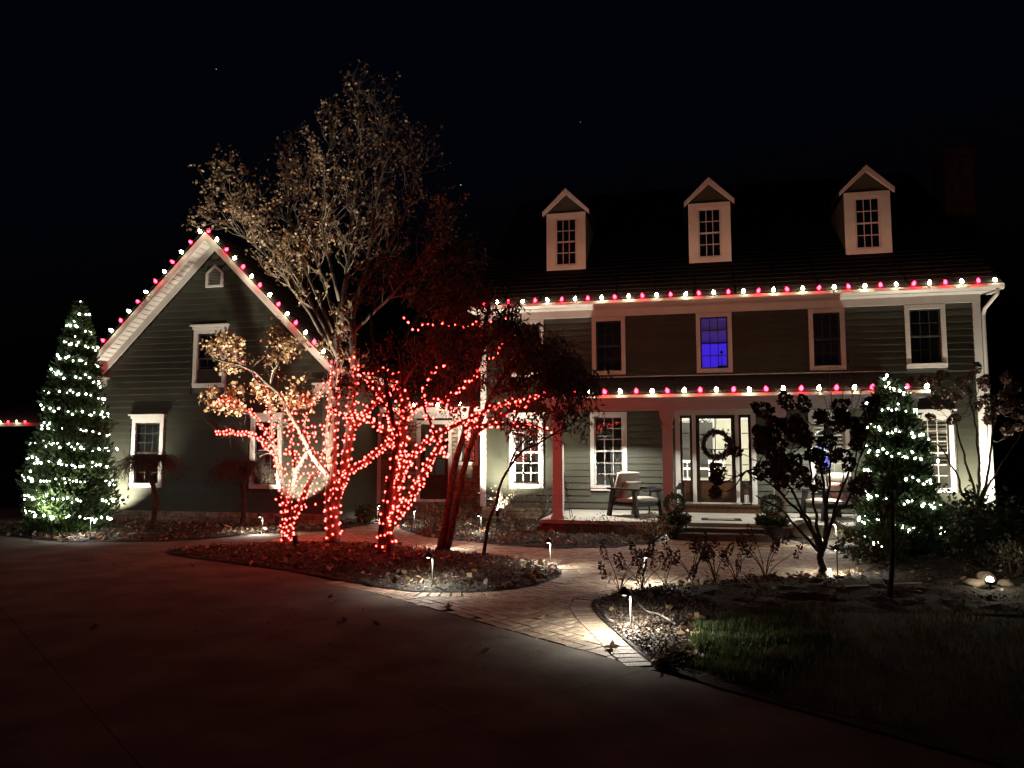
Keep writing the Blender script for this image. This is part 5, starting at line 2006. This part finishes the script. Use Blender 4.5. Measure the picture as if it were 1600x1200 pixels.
def lantern(x, y, z, label, s_=1.0):
    root = thing('lantern', (x, y, z), label, 'lantern', 'lanterns beside the front door')
    mb = MB()
    w = .09 * s_
    mb.box(x - w, x + w, y - w, y + w, z, z + .025)
    mb.box(x - w, x + w, y - w, y + w, z + .33 * s_, z + .35 * s_)
    for sx in (-1, 1):
        for sy in (-1, 1):
            mb.box(x + sx * (w - .008) - .008, x + sx * (w - .008) + .008, y + sy * (w - .008) - .008, y + sy * (w - .008) + .008, z + .025, z + .33 * s_)
    mb.build('frame', M['black'], root)
    mb = MB()
    mb.lathe([(w * 1.25, 0), (w * .5, .08 * s_), (w * .35, .12 * s_), (.01, .13 * s_)], (x, y, z + .352 * s_), 4)
    mb.build('roof', M['black'], root)
    mb = MB()
    mb.tube([(x - .03, y, z + .48 * s_), (x - .03, y, z + .52 * s_), (x + .03, y, z + .52 * s_), (x + .03, y, z + .48 * s_)], .005, 5)
    mb.build('handle', M['black'], root)
    mb = MB()
    mb.lathe([(.045, .0), (.047, .01), (.047, .19), (.04, .195)], (x, y, z + .026), 10)
    mb.build('candle', M['candle'], root)


lantern(-.27, 18.17, .449, 'black lantern with a white candle left of the front door')
lantern(1.19, 18.14, .449, 'black lantern with a white candle right of the front door', 1.1)
dm = thing('door_mat', (.56, 16.3, .271), 'pale door mat with black border on the porch floor', 'mat')
mb = MB()
mb.box(.17, .95, 16.05, 16.52, .271, .283)
mb.build('border', M['matborder'], dm)
mb = MB()
mb.box(.30, .82, 16.09, 16.48, .2832, .288)
mb.build('pile', M['mat'], dm)
# wreath
wc = (.565, YM - .06, 1.80)
wr = thing('wreath', (wc[0], wc[1], wc[2]), 'dark twig wreath hanging on the front door glass', 'wreath')
mb = MB()
for k in range(16):
    ph = rng.uniform(0, 6)
    pts = []
    for t in np.linspace(0, 2 * math.pi, 33):
        r = .295 + .035 * math.sin(3 * t + ph) + rng.uniform(-.012, .012)
        pts.append((wc[0] + r * math.cos(t), wc[1] + .035 * math.cos(4 * t + ph * 2), wc[2] + r * math.sin(t)))
    mb.tube(pts, .016, 4, cap=False)
mb.build('twig_ring', M['vine'], wr)
pts = []
for k in range(420):
    t = rng.uniform(0, 2 * math.pi) if k < 180 else rng.uniform(-1.9, .5)
    r = .295 + rng.gauss(0, .035)
    pts.append((wc[0] + r * math.cos(t), wc[1] - .03 + rng.gauss(0, .02), wc[2] + r * math.sin(t)))
leaves('leaves', pts, nrg.uniform(.06, .12, len(pts)), M['darkleaf'], wr, aspect=.6)
mb = MB()
mb.tube([(wc[0], wc[1], wc[2] + .3), (wc[0], wc[1], 2.49)], .006, 4)
mb.build('hanger', M['black'], wr)


def planter(x, y, label, pump):
    root = thing('planter', (x, y, 0), label, 'planter', 'black planters beside the front steps')
    mb = MB()
    mb.lathe([(.10, 0), (.13, .02), (.16, .22), (.175, .26), (.175, .29), (.15, .29)], (x, y, 0), 16)
    mb.build('pot', M['pot'], root, smooth=True)
    mb = MB()
    mb.tube([(x, y, .27), (x + .01, y, .62)], .014, 6)
    mb.build('stem', M['darkbark'], root)
    v = nrg.normal(size=(900, 3))
    v /= np.linalg.norm(v, axis=1)[:, None]
    pts = v * (.19 * nrg.uniform(.75, 1.0, 900)[:, None]) + np.array([x, y + .02, .66])
    leaves('ball_crown', pts, nrg.uniform(.03, .055, 900), M['coniferdark'], root, axis=v, aspect=.6)
    a = nrg.uniform(0, 2 * math.pi, 700)
    r = nrg.uniform(.05, .24, 700)
    pts = np.stack([x + r * np.cos(a), y + r * np.sin(a), .28 + nrg.uniform(0, .14, 700)], axis=1)
    ax = np.stack([np.cos(a), np.sin(a), np.full(700, .5)], axis=1)
    leaves('skirt_leaves', pts, nrg.uniform(.06, .16, 700), M['coniferdark'], root, axis=ax, aspect=.3)


planter(-.33, 15.0, 'black planter with a round clipped ball left of the front steps', False)
planter(1.42, 14.95, 'black planter with a round clipped ball right of the front steps', True)
pk = thing('pumpkin', (1.62, 15.75, .271), 'dull orange pumpkin by the right planter', 'pumpkin')
mb = MB()
vs_, fs = [], []
nn, mm = 30, 9
for i in range(mm):
    ph = math.pi * (i + .001) / (mm - 1 + .002)
    for k in range(nn):
        t = 2 * math.pi * k / nn
        r = .135 * math.sin(ph) ** .8 * (1 - .07 * abs(math.cos(t * 5)))
        vs_.append((1.47 + r * math.cos(t), 15.62 + r * math.sin(t), .271 + .105 - .105 * math.cos(ph)))
for i in range(mm - 1):
    for k in range(nn):
        fs.append((i * nn + k, i * nn + (k + 1) % nn, (i + 1) * nn + (k + 1) % nn, (i + 1) * nn + k))
mb.add(vs_, fs)
mb.build('rind', M['pumpkin'], pk, smooth=True)
mb = MB()
mb.tube([(1.47, 15.62, .47), (1.475, 15.62, .51), (1.49, 15.615, .54)], [.02, .013, .012], 6)
mb.build('stalk', M['dryplant'], pk)
# obelisk trellis
ox, oy = P(882, 800, 15.95)[0], 15.95
ob = thing('obelisk_trellis', (ox, oy, .271), 'thin black wire obelisk trellis on the porch by the red-lit column', 'trellis')
for sx in (-1, 1):
    for sy in (-1, 1):
        mb = MB()
        mb.tube([(ox + sx * .15, oy + sy * .15, .271), (ox, oy, 1.12)], .006, 5)
        mb.build('rod', M['black'], ob)
for k in range(1, 5):
    w = .15 * (1 - k / 5.2)
    z = .271 + .85 * k / 5.2
    mb = MB()
    mb.tube([(ox - w, oy - w, z), (ox + w, oy - w, z), (ox + w, oy + w, z), (ox - w, oy + w, z), (ox - w, oy - w, z)], .005, 4)
    mb.build('hoop', M['black'], ob)

# furniture seen through the door glass
ft = thing('hall_table', (.15, 21.6, .452), 'white table seen through the front door glass', 'table')
mb = MB()
mb.box(-.35, .65, 21.2, 22.0, 1.16, 1.2)
mb.build('table_top', M['trim'], ft)
for sx in (-.31, .61):
    for sy in (21.25, 21.95):
        mb = MB()
        mb.box(sx - .03, sx + .03, sy - .03, sy + .03, .452, 1.16)
        mb.build('leg', M['trim'], ft)
for cx, lab in ((-.05, 'white dining chair left of the pair seen through the front door'), (.62, 'white dining chair right of the pair seen through the front door')):
    fc = thing('dining_chair', (cx, 20.8, .452), lab, 'chair', 'white chairs inside the front hall')
    mb = MB()
    mb.box(cx - .2, cx + .2, 20.6, 21.0, .88, .92)
    mb.build('seat', M['trim'], fc)
    mb = MB()
    for k in range(4):
        xx = cx - .18 + k * .12
        mb.box(xx - .015, xx + .015, 20.6, 20.625, .92, 1.36)
    mb.box(cx - .2, cx + .2, 20.598, 20.628, 1.36, 1.42)
    mb.build('backrest', M['trim'], fc)
    for sx in (-.18, .18):
        for sy in (20.62, 20.98):
            mb = MB()
            mb.box(cx + sx - .018, cx + sx + .018, sy - .018, sy + .018, .452, .88)
            mb.build('leg', M['trim'], fc)
ch = thing('chandelier', (.3, 21.2, 2.948), 'small dark chandelier in the front hall seen through the door', 'chandelier')
mb = MB()
mb.tube([(.3, 21.2, 2.948), (.3, 21.2, 2.5)], .01, 5)
for k in range(6):
    a = k * 1.047
    mb.tube([(.3, 21.2, 2.5), (.3 + .12 * math.cos(a), 21.2 + .12 * math.sin(a), 2.42), (.3 + .24 * math.cos(a), 21.2 + .24 * math.sin(a), 2.5)], .01, 5)
mb.build('arms', M['black'], ch)
for k in range(6):
    a = k * 1.047
    mb = MB()
    mb.lathe([(.012, 0), (.02, .03), (.012, .06), (.003, .075)], (.3 + .24 * math.cos(a), 21.2 + .24 * math.sin(a), 2.51), 8)
    mb.build('bulb', M['lensE'], ch)

# ------------------------------------------------------------------ flower trees and perennials
def head_mesh(seed, n=80, L=.22, w=.09, m='flower', q=(.03, .055)):
    rn = np.random.default_rng(seed)
    t = rn.random(n)
    a = rn.random(n) * 2 * math.pi
    r = w * np.sin(np.pi * np.clip(t * .85 + .12, 0, 1)) * np.sqrt(rn.random(n))
    pts = np.stack([r * np.cos(a), r * np.sin(a), t * L], axis=1)
    ax = np.stack([np.cos(a), np.sin(a), rn.random(n) * 1.0], axis=1)
    global nrg
    return quads_mesh('flower_head', leaf_quads(pts, rn.uniform(q[0], q[1], n), aspect=.9, axis=ax), M[m])


HEADS = [head_mesh(k, 260, .22 + .03 * k, .088) for k in range(3)]


def flower_tree(base, name, label, stems, heads, Y, twn=8, up=None):
    root = thing(name, base, label, 'tree', 'small flower-headed trees')
    tm = MB()
    Ls = []
    for pix, y0, y1, r0, r1 in stems:
        Ls.append(limb(tm, pix, (y0, y1), r0, r1, 12, .012, 6))
    tw, tips = MB(), []
    ends = np.array([q[-1] for q, _ in Ls] + [q[7] for q, _ in Ls])
    hp = []
    for i_, (px, py) in enumerate(heads):
        if i_ % 5 == 3 and len(heads) > 40:
            continue
        p = np.array(P(px, py, Y + rng.uniform(-.45, .45)))
        j = int(np.argmin(np.linalg.norm(ends - p, axis=1)))
        s_ = ends[j]
        mid = (s_ + p) / 2 + np.array([0, 0, -.08]) + nrg.normal(size=3) * .04
        q = spline([s_, mid, p], 7, .006)
        tw.tube(q, list(np.linspace(.010, .005, 7)), 4, cap=False)
        sprout(tw, q, [.006] * 7, 2, .22, 0, tips, t0=.2, kids=0, r=.004)
        hp.append((p, p - mid))
    tm.build('trunk', M['darkbark'], root, smooth=True)
    if up:
        wm = MB()
        for pix in up:
            q, r_ = limb(wm, pix, (Y + .3, Y + .35), .007, .003, 8, .004, 3)
            sprout(wm, q, r_, 3, .3, 0, tips, t0=.3, up=.8, kids=0, r=.003)
        tag(wm.build('whips', M['twig'], root), kind='stuff')
    tag(tw.build('twigs', M['darkbark'], root), kind='stuff')
    w = W(root)
    for p, d in hp:
        o = bpy.data.objects.new('flower_head', HEADS[rng.randrange(3)])
        o.location = Vector(p) - w
        dd = Vector(d) + Vector((rng.uniform(-.2, .2), rng.uniform(-.2, .2), rng.uniform(-.15, .1)))
        o.rotation_euler = dd.to_track_quat('Z', 'Y').to_euler()
        k = rng.uniform(.8, 1.15)
        o.scale = (k, k, k)
        link(o, root)
    return root


YH = 10.93
hd = [(1208, 648), (1232, 640), (1258, 645), (1270, 632), (1245, 660), (1285, 655), (1300, 640), (1315, 648), (1335, 652), (1352, 640), (1348, 660), (1330, 665), (1215, 670), (1228, 678), (1262, 668), (1298, 668), (1362, 650),
      (1185, 690), (1170, 700), (1195, 705), (1210, 692), (1228, 700), (1242, 690), (1180, 715), (1205, 715), (1222, 712), (1190, 682), (1240, 675), (1250, 700), (1260, 690),
      (1130, 740), (1124, 752), (1160, 708), (1168, 740), (1180, 745), (1120, 768), (1205, 735), (1220, 728), (1225, 745), (1215, 755), (1240, 760), (1250, 745), (1235, 742),
      (1285, 705), (1300, 715), (1290, 740), (1275, 720), (1308, 690), (1322, 698), (1318, 735), (1338, 700), (1345, 682), (1330, 715), (1307, 752), (1325, 760), (1285, 760), (1340, 758), (1256, 715), (1165, 775)]
fl_stems = [([(1288, 906), (1283, 878), (1284, 862)], YH, YH, .05, .045)]
for pix, dy in (([(1284, 865), (1270, 830), (1240, 790), (1200, 755), (1165, 735)], -.3), ([(1284, 865), (1265, 820), (1235, 760), (1215, 715)], .3), ([(1284, 862), (1275, 810), (1268, 750), (1262, 690)], -.2), ([(1285, 862), (1290, 810), (1295, 750), (1300, 680)], .3), ([(1286, 862), (1298, 815), (1320, 760), (1340, 700)], -.3),
                ([(1286, 862), (1292, 800), (1283, 730), (1290, 660)], .1), ([(1285, 866), (1258, 838), (1225, 800), (1180, 775)], .3), ([(1290, 830), (1310, 800), (1330, 770), (1352, 690)], .4)):
    fl_stems.append((pix, YH, YH + dy, .026, .009))
flower_tree(G(1287, 904), 'hydrangea_tree', 'multi-stemmed flower tree with dark dried heads in front of the right porch bay', fl_stems, hd, YH,
            up=[[(1300, 665), (1288, 620), (1278, 590)], [(1302, 660), (1298, 610), (1296, 575)], [(1310, 660), (1318, 600), (1302, 565)], [(1330, 655), (1332, 600), (1330, 565)], [(1334, 650), (1345, 610), (1340, 580)], [(1332, 620), (1326, 590), (1325, 560)]])
YR = 16.9
hd = [(1435, 605), (1448, 598), (1460, 612), (1472, 600), (1482, 590), (1495, 605), (1508, 596), (1520, 585), (1532, 600), (1515, 615), (1498, 625), (1480, 622), (1450, 622), (1545, 610), (1560, 620), (1575, 612), (1590, 625), (1565, 640), (1580, 650), (1598, 640), (1550, 632), (1570, 600),
      (1460, 655), (1520, 640), (1500, 650), (1590, 670), (1575, 680), (1540, 655), (1468, 640), (1605, 655), (1612, 690), (1535, 625)]
st = [([(1525, 834), (1527, 810), (1528, 790)], YR, YR, .055, .045)]
for pix, dy in (([(1527, 795), (1505, 775), (1497, 745), (1478, 712), (1462, 690)], -.3), ([(1528, 792), (1515, 740), (1500, 690), (1490, 640)], .2), ([(1528, 790), (1530, 730), (1525, 670), (1515, 620)], -.2), ([(1529, 790), (1545, 730), (1550, 680), (1560, 640)], .2), ([(1529, 790), (1552, 745), (1580, 705), (1600, 670)], -.3)):
    st.append((pix, YR, YR + dy, .03, .010))
flower_tree(P(1525, 834, YR)[:2] + (0.05,), 'hydrangea_tree', 'multi-stemmed flower tree with brown heads at the right corner of the house', st, hd, YR)

# dark flower spikes along the lawn-side bed
SPK = [head_mesh(20 + k, 90, .22, .032, q=(.018, .034)) for k in range(2)]
spk_lab = ['dark flower-spike plant beside the nearest path light, leftmost of its row', 'dark flower-spike plant second from the left of its row', 'dark flower-spike plant third from the left of its row', 'tall dark flower-spike plant in the middle of its row', 'dark flower-spike plant just right of the middle of its row', 'dark flower-spike plant second from the right of its row', 'dark flower-spike plant at the right end of its row by the flower tree']
for (px, py, hh, n), lab in zip(((968, 925, .5, 5), (1003, 925, .6, 7), (1040, 920, .45, 4), (1082, 915, .58, 7), (1118, 915, .66, 7), (1150, 912, .45, 5), (1196, 908, .66, 8)), spk_lab):
    b = G(px, py)
    b = (b[0], b[1], pz(b[0], b[1]))
    root = thing('flower_plant', b, lab, 'plant', 'dark flower-spike plants')
    mb = MB()
    hs = []
    for k in range(n):
        a = rng.uniform(0, 2 * math.pi)
        rr_ = rng.uniform(.10, .34)
        h_ = hh * rng.uniform(.45, .85)
        tip = (b[0] + rr_ * math.cos(a) * 1.2, b[1] + rr_ * math.sin(a), b[2] + h_)
        mb.tube(spline([b, (b[0] + rr_ * .4 * math.cos(a), b[1] + rr_ * .4 * math.sin(a), b[2] + h_ * .5), tip], 6), list(np.linspace(.006, .003, 6)), 4)
        hs.append((tip, a, rr_))
    mb.build('stems', M['bark'], root)
    for tip, a, rr_ in hs:
        o = bpy.data.objects.new('flower_spike', SPK[rng.randrange(2)])
        o.location = Vector(tip) - Vector(b) - Vector((0, 0, .08))
        o.rotation_euler = Vector((math.cos(a) * .4, math.sin(a) * .4, .8)).to_track_quat('Z', 'Y').to_euler()
        link(o, root)
    pts = [(b[0] + rng.gauss(0, .13), b[1] + rng.gauss(0, .1), b[2] + rng.uniform(.02, hh * .4)) for _ in range(16)]
    leaves('leaves', pts, nrg.uniform(.04, .08, 16), M['dryplant'], root, aspect=.35, droop=.4)


def shrub(px, py, r, h, n, m, label, Y=None, size=(.03, .06), cat='shrub', name='shrub', twig=True, aspect=.55):
    b = G(px, py) if Y is None else P(px, py, Y)
    b = (b[0], b[1], pz(b[0], b[1]))
    root = thing(name, b, label, cat)
    mb, tips = MB(), []
    for k in range(14 if twig else 5):
        a = rng.uniform(0, 6.28)
        d = np.array([math.cos(a) * r, math.sin(a) * r, h * rng.uniform(.6, 1.1)])
        grow(mb, b, d, float(np.linalg.norm(d)) * .85, .007, 2, tips, .05, .2, 3, .7)
    mb.build('stems', M['bark'] if twig else M['darkbark'], root)
    if twig:
        pts = leaf_on(tips, n, None, .08)
    else:
        v = nrg.normal(size=(n, 3))
        v /= np.linalg.norm(v, axis=1)[:, None]
        pts = v * nrg.uniform(.7, 1.0, n)[:, None] * np.array([r, r, h / 2]) + np.array([b[0], b[1], b[2] + h / 2])
    leaves('foliage', pts, nrg.uniform(size[0], size[1], n), m, root, aspect=aspect)
    return root


shrub(571, 822, .24, .42, 1500, M['box'], 'round green clipped shrub beside the path to the link door', Y=16.4, twig=False, name='boxwood')
shrub(688, 818, .26, .42, 900, M['box'], 'dark green rounded shrub under the small link window', Y=17.2, twig=False, name='boxwood')
shrub(728, 822, .34, .42, 520, M['shrub'], 'loose leafy shrub left of the white corner board', Y=16.6)
shrub(672, 832, .40, .30, 700, M['dryplant'], 'low straw-coloured plant at the edge of the front bed', cat='plant', name='dry_plant', Y=15.4)
shrub(712, 843, .36, .25, 600, M['dryplant'], 'low orange-tan plant behind the two dark trunks', cat='plant', name='dry_plant', Y=14.9)
shrub(808, 835, .26, .26, 160, M['dryplant'], 'pale twiggy shrub lit below the left house window', cat='shrub', Y=15.6)
shrub(905, 842, .30, .16, 140, M['shrub'], 'low leafy plant in front of the porch floor, near the red-lit column', cat='plant', name='bed_plant', Y=15.0)
shrub(955, 842, .32, .16, 150, M['shrub'], 'low leafy plant in front of the porch under the left lounge chair', cat='plant', name='bed_plant', Y=14.9)
shrub(1005, 842, .30, .22, 240, M['dryplant'], 'pale dried plant just left of the planter path light', cat='plant', name='dry_plant', Y=14.9)
shrub(1025, 848, .28, .22, 500, M['dryplant'], 'low pale dried plant at the walk edge below the left planter', cat='plant', name='dry_plant', Y=14.6)
shrub(1345, 858, .35, .30, 500, M['shrub'], 'low plant left of the right evergreen base', cat='plant', name='bed_plant')
shrub(1370, 880, .40, .28, 700, M['coniferdark'], 'low spreading evergreen in front of the right lit evergreen', cat='shrub', size=(.05, .1))
shrub(1500, 872, .75, .42, 1800, M['coniferdark'], 'wide low evergreen in the dark bed below the right window', cat='shrub', size=(.06, .12))
shrub(1572, 880, .6, .40, 1300, M['coniferdark'], 'dark low evergreen right of the wide one at the edge of the bed', cat='shrub', size=(.06, .12))
shrub(1580, 915, .35, .35, 600, M['shrub'], 'leafy plant just behind the bright rock spotlight', cat='plant', name='bed_plant')
shrub(790, 812, .2, .62, 120, M['dryplant'], 'tall dried stems against the wall below the left house window', Y=17.3, cat='plant', name='dry_plant')
shrub(845, 806, .18, .66, 120, M['dryplant'], 'tall dried stems against the wall beside the red-lit column', Y=17.0, cat='plant', name='dry_plant')


def boulder(px, py, r, h, label, Y=None, seed=1):
    b = G(px, py) if Y is None else P(px, py, Y)
    b = (b[0], b[1], pz(b[0], b[1]) - .03)
    rn = random.Random(seed)
    mb = MB()
    vs_, fs = [], []
    nn, mm = 16, 8
    ph0 = [rn.uniform(0, 6) for _ in range(6)]
    for i in range(mm):
        e = math.pi * i / (mm - 1)
        for k in range(nn):
            t = 2 * math.pi * k / nn
            q = 1 + .12 * math.sin(2 * t + ph0[0] + e) + .09 * math.sin(3 * t + ph0[1] + 2 * e) + .05 * math.sin(5 * t + ph0[2])
            s_ = (math.sin(e) ** .7 if 0 < i < mm - 1 else 0.02)
            vs_.append((b[0] + r * q * s_ * math.cos(t), b[1] + r * .8 * q * s_ * math.sin(t), b[2] + h * (.5 - .5 * math.cos(e)) * (1 + .08 * math.sin(3 * t + ph0[3]))))
    for i in range(mm - 1):
        for k in range(nn):
            fs.append((i * nn + k, i * nn + (k + 1) % nn, (i + 1) * nn + (k + 1) % nn, (i + 1) * nn + k))
    mb.add(vs_, fs)
    return tag(mb.build('boulder', M['boulder'], None, loc=b, smooth=True), label, 'rock')


boulder(1258, 842, .28, .36, 'tan boulder right of the front steps', seed=2)
boulder(1303, 846, .24, .34, 'tan boulder beside the path light right of the steps', seed=3)
boulder(1541, 922, .12, .17, 'pale rock lit brightly by the spotlight beside the lawn bed', seed=5)
boulder(1521, 924, .13, .10, 'low flat rock left of the brightly lit rock', seed=6)
boulder(1572, 925, .09, .10, 'small dark rock right of the spotlight', seed=7)
for i, (xa, xb, py, lab) in enumerate(((1306, 1358, 931, 'long flat edging stone at the back edge of the lawn, left piece'), (1392, 1442, 927, 'long flat edging stone at the back edge of the lawn, right of the stake'))):
    a, b = G(xa, py), G(xb, py - 2)
    z = pz(*a[:2])
    mb = MB()
    mb.prism([(a[0], a[1]), (b[0], b[1]), (b[0] + .02, b[1] + .12), (a[0] + .02, a[1] + .11)], 'z', z - .05, z + .035)
    tag(mb.build('edging_stone', M['boulder'], None, loc=(a[0], a[1], z)), lab, 'stone')
sk_ = G(1390, 940)
mb = MB()
e_ = P(1393, 772, sk_[1] + .05)
mb.tube(spline([sk_, ((sk_[0] + e_[0]) / 2 + .02, sk_[1], e_[2] / 2), e_], 8), list(np.linspace(.03, .018, 8)), 8)
tag(mb.build('garden_stake', M['darkbark'], None, loc=sk_), 'thin dark stake standing in front of the right lit evergreen', 'stake')
# cable on the bed beside the nearest path light
mb = MB()
mb.tube(spline([tuple(G(x, y)[:2]) + (pz(*G(x, y)[:2]) + .03,) for x, y in ((990, 945), (1000, 958), (1012, 968), (1028, 972), (1042, 978), (1056, 986))], 20), .008, 6)
tag(mb.build('cable', M['palecord'], None, loc=G(990, 945)), 'pale cable lying on the mulch by the nearest path light', 'cable')
# single leaves lying on the concrete
lf = leaf_quads(np.zeros((5, 3)), .075, aspect=.55, axis=np.array([[1, 0, .15], [.6, .7, .25], [.6, -.7, .2], [-.2, .9, .3], [-.2, -.9, .2]]))
LM = quads_mesh('fallen_leaf', lf, M['fallen'])
LM2 = quads_mesh('fallen_leaf', leaf_quads(np.zeros((5, 3)), .06, aspect=.6, axis=np.array([[1, 0, .5], [.6, .7, .6], [.6, -.7, .2], [-.2, .9, .5], [-.2, -.9, .2]])), M['fallen'])
LEAFLAB = [((957, 1014), 'curled dark leaf standing on the edging bricks near the nearest path light'), ((845, 968), 'dry leaf on the walk bricks left of the nearest path light'),
           ((517, 934), 'dry leaf on the concrete below the dark maple, upper of a close pair'), ((520, 943), 'dry leaf on the concrete below the dark maple, lower of a close pair'),
           ((536, 973), 'larger dry leaf on the concrete below the close pair of leaves'), ((593, 975), 'dry leaf on the concrete right of the larger one below the island'),
           ((176, 885), 'dry leaf on the concrete just below the path light of the left evergreen'), ((303, 885), 'dry leaf on the concrete beside the left tip of the island bed'),
           ((148, 982), 'dry leaf lying alone on the dark concrete far to the left'), ((755, 1018), 'dry leaf lying on the concrete well below the right tip of the island'),
           ((700, 950), 'dry leaf on the bricks just below the front path light of the island'), ((430, 905), 'dry leaf at the front edge of the island below the low copper tree')]
for i, ((px, py), lab) in enumerate(LEAFLAB):
    p = G(px, py)
    o = bpy.data.objects.new('fallen_leaf', LM if i % 2 else LM2)
    o.location = (p[0], p[1], 0.008 if in_poly(p[0], p[1], WALKP) else 0.002)
    o.rotation_euler = (rng.uniform(-.3, .3), rng.uniform(-.3, .3), rng.uniform(0, 6))
    k = rng.uniform(.8, 1.2) * (1.3 if i == 0 else 1)
    o.scale = (k, k, k)
    tag(link(o), lab, 'leaf', 'single leaves on the driveway and walk')

# ------------------------------------------------------------------ far left: neighbouring house, hedge, parked car
nb_ = thing('neighbour_house', (-26, 34, 0), 'dark neighbouring house with a lit eave at the left edge', 'house')
mb = MB()
mb.box(-34, -24.2, 30, 40, 0, 2.9)
mb.build('wall', M['siding'], nb_)
mb = MB()
mb.prism([(29.5, 2.95), (35, 6.2), (40.5, 2.95), (40.5, 2.8), (29.5, 2.8)], 'x', -34.4, -23.9)
mb.build('roof', M['shingle'], nb_)
mb = MB()
mb.box(-34.4, -23.9, 29.38, 29.5, 2.8, 2.95)
mb.build('gutter', M['gutter'], nb_)
zn = P(20, 691, 29.35)[2]
eave_string('red and white bulbs on the eave of the neighbouring house', [(P(38 - k * 13, 691, 29.35)[0], 29.33, 2.97) for k in range(6)], 'r', up=(0, -.25, 1))
hx = P(14, 720, 25)[0]
hg = thing('hedge', (hx, 25, 0), 'dim leafy hedge below the lit neighbouring eave', 'hedge')
v = nrg.uniform(-1, 1, size=(2600, 3)) * np.array([1.6, .5, .75]) + np.array([hx, 25, .85])
leaves('foliage', v, nrg.uniform(.1, .18, 2600), M['conifer'], hg, aspect=.6)
# parked car, its nose just inside the frame
cx_, cy0 = P(2, 760, 19.0)[0], 19.0
car = thing('parked_car', (cx_ - 1.6, cy0, 0), 'dark parked car mostly hidden at the left edge', 'car')
mb = MB()
prof = [(-2.1, .35), (-2.15, .75), (-1.9, .95), (-1.2, 1.0), (-.6, 1.42), (.7, 1.45), (1.35, 1.02), (2.0, .92), (2.15, .7), (2.12, .35)]
mb.prism([(cx_ - 1.6 + a, b) for a, b in prof], 'y', cy0, cy0 + 1.75)
cb_ = mb.build('body', M['car'], car)
for xx in (-1.35, 1.35):
    for yy in (cy0 - .02, cy0 + 1.55):
        mb = MB()
        n = 18
        mb.prism([(cx_ - 1.6 + xx + .33 * math.cos(2 * math.pi * k / n), .33 + .33 * math.sin(2 * math.pi * k / n)) for k in range(n)], 'y', yy, yy + .22)
        w_ = mb.build('wheel', M['tyre'], car)
        mb = MB()
        mb.prism([(cx_ - 1.6 + xx + .2 * math.cos(2 * math.pi * k / n), .33 + .2 * math.sin(2 * math.pi * k / n)) for k in range(n)], 'y', yy - .012, yy - .001)
        mb.build('rim', M['chrome'], w_)
mb = MB()
mb.prism([(cx_ - 2.15, 1.03), (cx_ - 2.0, 1.35), (cx_ - 1.0, 1.38), (cx_ - .42, 1.04)], 'y', cy0 - .008, cy0 - .001)
mb.build('side_window', M['black'], car)
mb = MB()
mb.tube([(cx_ - 3.5, cy0 - .01, .985), (cx_ - 2.4, cy0 - .01, 1.01), (cx_ - .3, cy0 - .01, 1.02), (cx_ + .35, cy0 - .01, .93)], .012, 5)
mb.build('bright_trim', M['chrome'], car)
mb = MB()
mb.box(cx_ + .45, cx_ + .56, cy0 + .1, cy0 + .4, .66, .8)
mb.build('headlight', M['chrome'], car)

# ------------------------------------------------------------------ a few stars
for (px, py, k, lab) in ((720, 288, 1.0, 'brightest star, right of the tall tree'), (338, 107, .6, 'faint star high above the garage gable'), (907, 190, .5, 'faint star above the left roof dormer')):
    d = _F + (px - 800) / FPX * _R + (600 - py) / FPX * _U
    d = d / np.linalg.norm(d) * 2000
    mb = MB()
    mb.lathe([(.2, -.9), (.9, 0), (.2, .9)], (0, 0, 0), 6)
    o = mb.build('star', M['star'], None, local=True)
    o.location = d
    o.scale = (k, k, k)
    tag(o, lab, 'star', 'stars in the night sky')
